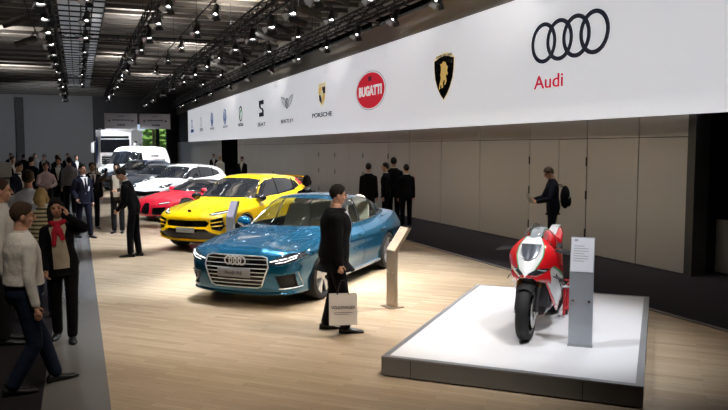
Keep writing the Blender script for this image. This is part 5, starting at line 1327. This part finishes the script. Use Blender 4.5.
    def tsec(dz,off):
        a=[s[0] for s in TR]; return curve(dz),np.interp(dz,a,[s[1] for s in TR])*k*build+off,np.interp(dz,a,[s[2] for s in TR])*k*build+off,np.interp(dz,a,[s[3] for s in TR])*k
    def patch(nm,m,rows,off=.004,n=9,th=.006):
        """strip lying on the chest: rows of (height, left angle, right angle) measured from straight ahead"""
        A=[];B=[]
        for dz,a0,a1 in rows:
            c,rx,ry,o=tsec(dz,off); ra=[];rb=[]
            for a in np.linspace(a0,a1,n):
                v=rt*math.sin(a)*rx+fw*math.cos(a)*ry+fw*o; ra.append(c+v); rb.append(c+v-(rt*math.sin(a)+fw*math.cos(a))*th)
            A.append(ra);B.append(rb)
        mb=MB(); mb.rings([a+b[::-1] for a,b in zip(A,B)]); return mb.build(nm,m,root)
    if lod<2 or open_w>.3:
        if top_kind in('jacket','coat') and shirt is not None:
            lo=.10 if open_w<=.36 else hem+.10
            rows=[(lo,-.03 if open_w<=.36 else -open_w*.9,.03 if open_w<=.36 else open_w*.9),(lo+.12,-open_w*.45 if open_w<=.36 else -open_w,open_w*.45 if open_w<=.36 else open_w),(.34,-open_w*.8,open_w*.8),(.44,-open_w*1.1,open_w*1.1),(.50,-.75,.75)]
            patch('shirt_front',shirt,rows,.006)
        if tie: patch('tie',tie,[(.12,-.10,.10),(.30,-.16,.16),(.42,-.09,.09),(.47,-.14,.14)],.011,5)
        c=curve(.535)
        MB().rings([[c+up*dz*k+rt*r_*k*math.cos(a)+fw*(r_*k*math.sin(a)+.004*k) for a in np.linspace(0,2*PI,21)[:-1]] for dz,r_ in ((-.045,.095),(-.01,.074),(.022,.066),(.024,.060),(-.02,.064))],cap=False).build('collar',shirt if (shirt and top_kind in('jacket','coat')) else top,root)
    info=dict(root=root,wrist=wrist,elbow=elbow,sh=sh,k=k,H=H,curve=curve,rt=rt,fw=fw,up=up,patch=patch,tsec=tsec,knee=knee,hip=hip)
    if scarf:
        s=MB(); c=curve(.53)
        s.tube([c+rt*.085*k*math.cos(a)+fw*(.085*k*math.sin(a)+.01)+up*(-.03*k*math.sin(a)+.0) for a in np.linspace(0,2*PI,19)[:-1]],.036*k,9,closed=True)
        for sg,l in ((-1,.20),(1,.26)):
            s.tube([curve(.49)+fw*.11*k,curve(.42)+fw*.155*k+rt*sg*.03*k,curve(.49-l)+fw*.155*k+rt*sg*.06*k],[.035*k,.045*k,.038*k],8,ry=.018*k)
        fuse(s.build('scarf',scarf,root),gv,3)
    root['_k']=k
    del root['_k']
    return info
# ------------------------------------------------------------------ who stands where
def stripes(name,a,b,sc):
    m=mat(name,a,.8); nt=m.node_tree; tc=nt.nodes.new('ShaderNodeTexCoord'); wv=nt.nodes.new('ShaderNodeTexWave'); wv.bands_direction='Z'; wv.inputs['Scale'].default_value=sc; wv.inputs['Distortion'].default_value=.3
    r=nt.nodes.new('ShaderNodeValToRGB'); r.color_ramp.elements[0].color=(*a,1); r.color_ramp.elements[1].color=(*b,1); r.color_ramp.elements[0].position=.45; r.color_ramp.elements[1].position=.55
    nt.links.new(tc.outputs['Object'],wv.inputs[0]); nt.links.new(wv.outputs['Fac'],r.inputs[0]); nt.links.new(r.outputs[0],nt.nodes['Principled BSDF'].inputs['Base Color']); return m
STR=stripes('striped_knit',(.60,.53,.34),(.10,.09,.06),6)
GRP='visitors gathered at the far left end of the hall'
def R2(heading):      # local -> world rotation
    return Matrix.Rotation(rad(heading-90),3,'Z')
def world(pos,heading,p): return R2(heading)@Vector(p)+Vector((pos[0],pos[1],0))

# foreground left
person('nearest man at the left, white shirt and dark jeans, seen from behind',(-.55,7.18),22,1.75,0,feet=((-.07,.34,4),(.07,-.10,-12)),top=WHITEC,top_kind='shirt',legs=DENIM,belt=SHOE,hair='short',hairc='brown',belly=.03,head=(-18,-6,0),twist=6,pelvis=(0,.04),
       hands=((-.30,.06,.86),(.28,.06,.835)),build=1.12)
person('woman in open black blazer and red scarf raising one hand to her head',(-.20,8.98),-97,1.63,0,feet=((-.09,.10,10),(.10,-.12,-8)),female=True,hair='long',top=BLACKC,legs=BLACKC,shirt=BEIGEC,open_w=.55,scarf=REDC,head=(10,-5,6),side=5,build=1.06,
       hands=((-.09,.17,1.46),(.16,.22,.86)),poles=((-1,-.1,-.9),(.6,-.8,0)),hand_dir=((.05,.1,1),None))
person('man at the left edge in pale shirt, face in profile behind the white-shirted man',(-.84,9.05),2,1.83,0,top=WHITEC,top_kind='shirt',legs=CHAR,hair='recede',hairc='brown',head=(-4,-4,0))
person('short blond person in striped top seen from behind, beside the scarf woman',(-.47,10.3),80,1.66,1,female=True,hair='bob',hairc='blond',top=STR,top_kind='sweater',legs=DENIM)
person('broad man in pale blue shirt seen from behind among the left crowd',(-.70,11.7),98,1.86,1,top=LBLUE,top_kind='shirt',legs=CHAR,hairc='brown',build=1.1)
person('man in pale pink shirt facing the camera with hands joined at his belt',(-.90,23.0),-78,1.76,1,top=PINKC,top_kind='shirt',legs=CHAR,hairc='brown',hands=((-.06,.26,1.10),(.06,.27,1.12)),poles=((-1,-.4,-.3),(1,-.4,-.3)),skin=SKIN2)
person('man in dark navy suit turned sideways, left of the man in pink shirt',(-1.42,20),-35,1.84,1,top=NAVY,head=(0,-12,0))
# aisle
i=person('man in navy suit with white badge at the left edge of the aisle',(.08,19.2),-62,1.80,1,feet=((-.09,.16,6),(.10,-.14,-6)),top=NAVY,legs=NAVY,open_w=.30,tie=NAVY,hands=(None,(.24,.14,.98)))
i['patch']('badge',M_WHITE,[(.16,-.62,-.36),(.27,-.62,-.36)],.014,4)
person('man in black suit half hidden behind the man with the white badge',(.34,21.2),-80,1.79,1,top=BLACKC,legs=BLACKC,tie=NAVY)
hp=(.93,19.95)
i=person('man in dark open jacket and pale shirt holding a phone up beside his face',hp,-104,1.80,1,top=BROWNC,legs=CHAR,shirt=BEIGEC,open_w=.5,hairc='dark',hands=((-.06,.27,1.14),(.23,.20,1.55)),poles=((-1,-.4,-.3),(1,-.3,-.8)),hand_dir=(None,(0,.1,1)),head=(6,-4,0))
pc=world(hp,-104,i['wrist'][1]+Vector((-.01,.055,.09)))
t=thing('smartphone','black phone raised in the right hand of the man in dark open jacket','phone',pc,rad(-104-90)); MB().box((0,0,0),(.075,.012,.15),bev=.004).build('phone_case',M_GLOSSBLACK,t); MB().box((0,-.007,0),(.065,.003,.135)).build('screen',M_GLASSDARK,t)
person('man in black suit bending forward with bowed head in the middle of the aisle',(1.03,15.42),160,1.82,1,build=.92,feet=((-.09,.06,6),(.10,-.06,-4)),top=BLACKC,legs=BLACKC,lean=17,head=(10,-28,0),hands=((-.10,.30,.97),(.12,.30,.98)),poles=((-.5,-.8,-.3),(.5,-.8,-.3)))
# far left crowd
far=[(-3.7,47,1.86,-80,CHAR,'dark','short','charcoal jacket, leftmost of the distant row of visitors'),(-2.75,43,1.84,100,BLACKC,'dark','short','black jacket, second from left in the distant row of visitors'),(-2.35,46,1.86,-60,LBLUE,'brown','short','pale blue jacket in the distant row by the grey back wall'),(-1.62,40,1.85,-110,NAVY,'dark','short','navy jacket in the middle of the distant row of visitors'),
     (-1.05,44,1.84,-80,PINKC,'blond','bob','pale pink top, blond, in the distant row of visitors'),(-.92,36,1.86,70,CHAR,'dark','short','charcoal jacket seen from behind in the right half of the distant row'),(-.52,41,1.88,-95,BLACKC,'brown','recede','black suit, rightmost but one of the distant row of visitors'),(-.10,38,1.84,-70,NAVY,'dark','short','navy suit at the right end of the distant row, nearest the truck'),(-2.3,30,1.86,-60,BLACKC,'brown','short','black coat standing apart left of the distant row'),(-1.5,27,1.88,60,NAVY,'dark','short','navy jacket seen from behind, in front of the distant row'),(-2.35,24,1.84,20,CHAR,'dark','short','charcoal coat near the pale display wall at the left edge')]
for x,y,h,hd,c,hc,ha,lab in far:
    person(('woman in ' if ha=='bob' else 'man in ')+lab,(x,y),hd,h,2,top=c,legs=CHAR,hairc=hc,hair=ha,female=ha=='bob',group=GRP)
person('man in grey sweater seen from behind, left of the man with the white badge',(-.28,25.5),96,1.88,2,top=GREYC,top_kind='sweater',legs=BLACKC,group=GRP)
person('man in black coat facing the camera, right behind the man in pink shirt',(-.62,26),-100,1.87,2,top=BLACKC,legs=BLACKC,group=GRP)
# by the beige wall
person('man in black suit standing alone, back turned, left of the three by the wall',(7.42,18.35),62,1.77,1,top=BLACKC,legs=BLACKC,face=False)
person('man in black suit in left profile, leftmost of three close together by the wall',(7.98,18.45),150,1.77,1,top=BLACKC,legs=BLACKC,head=(6,0,0))
person('tallest man in black suit, in the middle of the three by the wall',(8.38,18.8),66,1.91,1,top=BLACKC,legs=BLACKC,face=False)
person('man in black suit with arms at his sides, rightmost of the three by the wall',(8.46,18.12),80,1.73,1,top=BLACKC,legs=BLACKC,face=False)
person('dark haired woman in black jacket behind the roof of the blue sedan',(4.40,14.3),70,1.62,1,female=True,hair='bob',top=BLACKC,legs=BLACKC,face=False)
person('distant visitor with dark hair and black jacket left of the black wall opening',(7.85,45.2),-100,1.80,2,top=BLACKC,legs=CHAR)
person('distant visitor with pale hair and light jacket just behind the white SUV tail',(7.15,39.2),100,1.75,2,top=WHITEC,legs=CHAR,hairc='blond')
person('distant visitor in black in front of the grey wall above the yellow SUV roof',(7.42,34.8),-120,1.76,2,top=BLACKC,legs=BLACKC)
# reader by the double door
rp=(9.14,12.38)
i=person('man in navy jacket with black backpack reading a leaflet by the wall doors',rp,158,1.81,1,top=NAVY,legs=NAVY,shirt=None,hairc='brown',head=(0,-30,0),lean=3,hands=((-.10,.34,1.13),(.12,.36,1.16)),poles=((-.7,-.7,-.4),(.7,-.7,-.4)),feet=((-.09,.05,5),(.10,-.07,-5)))
t=thing('leaflet','open white leaflet held in both hands by the man reading at the wall','leaflet',world(rp,158,(0,.47,1.20)),rad(158-90))
MB().rings([[(-.15,-.05,-.085),(0,.0,-.10),(.15,-.05,-.085),(.15,-.048,-.083),(0,.004,-.098),(-.15,-.048,-.083)],[(-.15,.07,.085),(0,.12,.10),(.15,.07,.085),(.15,.072,.087),(0,.124,.102),(-.15,.072,.087)]]).build('paper',mat('paper_sheet',(.66,.65,.63),.7),t,False)
t=thing('backpack','black backpack with a pale curved trim on the back of the reading man','backpack',world(rp,158,(0,-.25,1.22)),rad(158-90))
MB().ell((0,0,0),(.155,.095,.24),nu=18,nv=12).build('bag_body',BLACKC,t); MB().ell((0,-.075,-.08),(.12,.05,.12),nu=16,nv=10).build('front_pocket',BLACKC,t)
MB().tube([(-.14,-.03,-.02),(-.10,-.085,.04),(0,-.108,.07),(.10,-.085,.06),(.14,-.03,.0)],.008,6).build('piping',mat('pale_piping',(.35,.35,.36),.5),t)
for sg in (-1,1): MB().tube([(sg*.09,.06,.20),(sg*.12,.12,.27),(sg*.13,.30,.22),(sg*.13,.34,.05),(sg*.12,.24,-.12),(sg*.10,.08,-.18)],.02,6,ry=.008).build('strap',BLACKC,t)
# man with the bag
bp=(2.86,8.18); bh=-16
i=person('man in black jacket beside the blue sedan holding a white paper bag',bp,bh,1.755,0,feet=((-.10,-.10,4),(.11,.13,-6)),top=BLACKC,top_kind='coat',legs=BLACKC,shirt=LBLUE,open_w=.22,hairc='dark',head=(4,-7,0),hands=((-.27,.08,.87),(.285,.05,.86)),curl=(.5,1.0),coat_len=-.0,lean=2,build=1.25)
hw=i['wrist'][1]; bc=world(bp,bh,(hw.x+.005,hw.y+.035,.335))
t=thing('paper_bag','white paper shopping bag with grey lettering, carried beside the blue sedan','bag',bc,rad(bh-90))
W,D,Hh=.33,.11,.36
M_PAPER=mat('white_card_bag',(.66,.62,.58),.6)
bg=MB(); o=[(-D/2,-W/2),(D/2,-W/2),(D/2,W/2),(-D/2,W/2)]
bg.rings([[(a,b,-Hh/2) for a,b in o],[(a*1.0,b,Hh/2) for a,b in o],[(a*.92,b*.98,Hh/2) for a,b in o],[(a*.92,b*.98,-Hh/2+.01) for a,b in o]]); bg.build('bag_body',M_PAPER,t,False)
for sx in (-1,1):
    MB().tube([(sx*D/2*.9,-.07,Hh/2-.01),(sx*.03,-.05,Hh/2+.09),(sx*.012,-.02,Hh/2+.165),(sx*.012,.02,Hh/2+.165),(sx*.03,.05,Hh/2+.09),(sx*D/2*.9,.07,Hh/2-.01)],.0045,6).build('handle',M_BLACK,t)
text_obj('lettering','VOLKSWAGEN',.052,M_DARKGREY,basis((0,1,0),(0,0,1),(D/2+.002,0,.03)),t,.001,bold=.0015,sx=.80)
MB().box((D/2+.0015,0,-.03),(.002,.22,.006)).build('print_line',M_DARKGREY,t,False)
MB().box((D/2+.0015,-.02,-.05),(.002,.18,.005)).build('print_line',M_DARKGREY,t,False)
# ------------------------------------------------------------------ light
w=bpy.data.worlds.new('hall_air'); SC.world=w; w.use_nodes=True; w.node_tree.nodes['Background'].inputs[0].default_value=(.55,.65,.8,1); w.node_tree.nodes['Background'].inputs[1].default_value=1.
def lamp(x,y,tx,ty,W,ang=34,col=(1,.93,.84),z=6.0,tz=0.,size=.12,blend=.6):
    l=bpy.data.lights.new('spot_beam','SPOT'); l.energy=W; l.spot_size=rad(ang); l.spot_blend=blend; l.shadow_soft_size=size; l.color=col
    o=bpy.data.objects.new('spot_beam',l); COL.objects.link(o); o.location=(x,y,z)
    o.rotation_euler=(Vector((tx,ty,tz))-Vector((x,y,z))).to_track_quat('-Z','Y').to_euler(); return o
WARM=(1,.88,.74); NEU=(1,.97,.94); COOL=(.92,.95,1.); COLD=(.80,.88,1.)
# the car row, from trusses on both sides
CARS=((3.64,11.9,1.5),(3.77,17.2,1.35),(3.7,23.6,1.2),(3.9,29.3,1.1),(3.6,35.5,.9),(3.1,41.,.9),(3.4,48,1.))
for cx,cy,k in CARS:
    lamp(5.2,cy-2.5,cx+.1,cy+.2,1700*k,40,NEU); lamp(2.2,cy-2.0,cx-.9,cy-.3,1700*k,40,COLD); lamp(8.25,cy+1.8,cx+1.2,cy+.6,2300*k,40,COOL)
lamp(2.2,14.5,1.4,13.4,3000,46,COLD); lamp(2.2,18.,1.4,18.6,3300,46,COLD); lamp(8.25,13.,5.6,12.0,5200,42,COOL); lamp(8.25,9.3,5.0,10.2,2600,40,NEU); lamp(5.2,11.5,4.6,9.6,900,40,NEU)
lamp(5.2,6.6,2.6,8.3,1000,54,WARM,blend=1.); lamp(2.2,3.2,2.4,7.2,900,50,WARM,blend=1.); lamp(8.25,4.5,6.4,7.5,260,60,WARM,blend=1.)
lamp(2.2,7.2,4.0,9.1,850,12,NEU,tz=.9)  # added narrow beam that brightens the bronze info stand
lamp(2.2,10.6,2.1,10.1,1500,56,COOL); lamp(5.2,10.8,3.6,9.6,900,40,COOL)
# platform
lamp(5.2,4.2,4.75,6.7,850,44,COOL,size=.10,blend=1.); lamp(2.2,6.5,4.7,6.6,620,36,COOL,size=.06,blend=.8); lamp(8.25,8.8,4.9,6.9,560,34,COOL,size=.06,blend=.8)
# area lights of the added wall-wash battens, aimed low so that the banner stays free
for y0 in (8.5,20.5,32.5,44.5,56.5):
    l=bpy.data.lights.new('added_wash_batten','AREA'); l.shape='RECTANGLE'; l.size=11.4; l.size_y=.02; l.energy=115 if y0<20 else 78; l.spread=rad(70); l.color=(1,.94,.86) if y0<20 else (.97,.98,1.)
    o=bpy.data.objects.new('added_wash_batten',l); COL.objects.link(o); o.location=(8.36,y0+5.75,5.95)
    d=Vector((9.9-8.36,0,1.4-5.95)).normalized(); xa=Vector((0,1,0)); za=-d; ya=za.cross(xa)
    o.matrix_world=Matrix.Translation(o.location)@Matrix((xa,ya,za)).transposed().to_4x4()
# added beams without fixtures that brighten the upper wall above the banner
for y in (12,18,25,34,46): lamp(5.2,y,9.9,y+3,520,60,(1,.95,.88),z=5.9,tz=6.9,size=.2,blend=1.)
# aisle and back
for y in (26,36,46,56): lamp(2.2,y,.9,y+1.5,2400,52,COLD)
lamp(2.2,50,2.2,56,2200,50,COOL,tz=2); lamp(-.73,50,1.6,56,1800,50,COOL,tz=2); lamp(5.2,46,4,49,2500,60,COOL,tz=1)
# added dim fill for the left crowd and the grey back wall
lamp(-.73,4.5,-.4,8.2,460,60,WARM,blend=1.,size=.4); lamp(-.73,14,-.6,16.5,520,80,NEU,blend=1.,size=.3); lamp(-.73,60,-4,78,5500,80,COOL,tz=3,blend=1.,size=.3)
# added upward beams without fixtures, for the bounce light on the ceiling
for x,ys in ((-4.,(14,24,36,52)),(2.2,(12,20,30,44)),(5.2,(11,17,26,38,54))):
    for y in ys: lamp(x,y,x+.1,y+.5,1000 if x<-1 else 640,150,(1,.93,.84) if y<30 else NEU,z=6.6 if x>-1 else 5.8,tz=7.6,size=.2,blend=1.)
s=bpy.data.lights.new('daylight','SUN'); s.energy=4; s.angle=rad(1); o=bpy.data.objects.new('daylight',s); COL.objects.link(o); o.rotation_euler=(rad(40),0,rad(20)); o.location=(6,95,20)
b=MATS['banner_fabric'].node_tree.nodes['Principled BSDF']; b.inputs['Emission Strength'].default_value=.53  # added glow: front light on the banner put into its fabric
SC.view_settings.view_transform='Standard'; SC.view_settings.look='None'; SC.view_settings.exposure=0.; SC.view_settings.gamma=1.; SC.view_settings.use_curve_mapping=False
def cam_setup():
    f,vx,vy=718.,78.,147.9
    d=Vector(((vx-364)/f,-(vy-205)/f,-1)).normalized(); up=Vector((0,f,(205-vy))).normalized(); right=d.cross(up)
    M=Matrix((right,d,up))  # rows: world axes in camera coords
    cd=bpy.data.cameras.new('camera'); cd.sensor_width=36; cd.lens=f/728*36; cd.clip_end=400
    c=bpy.data.objects.new('camera',cd); COL.objects.link(c)
    c.matrix_world=Matrix.Translation((0,0,2.238))@M.to_4x4(); SC.camera=c
    return c
cam_setup()
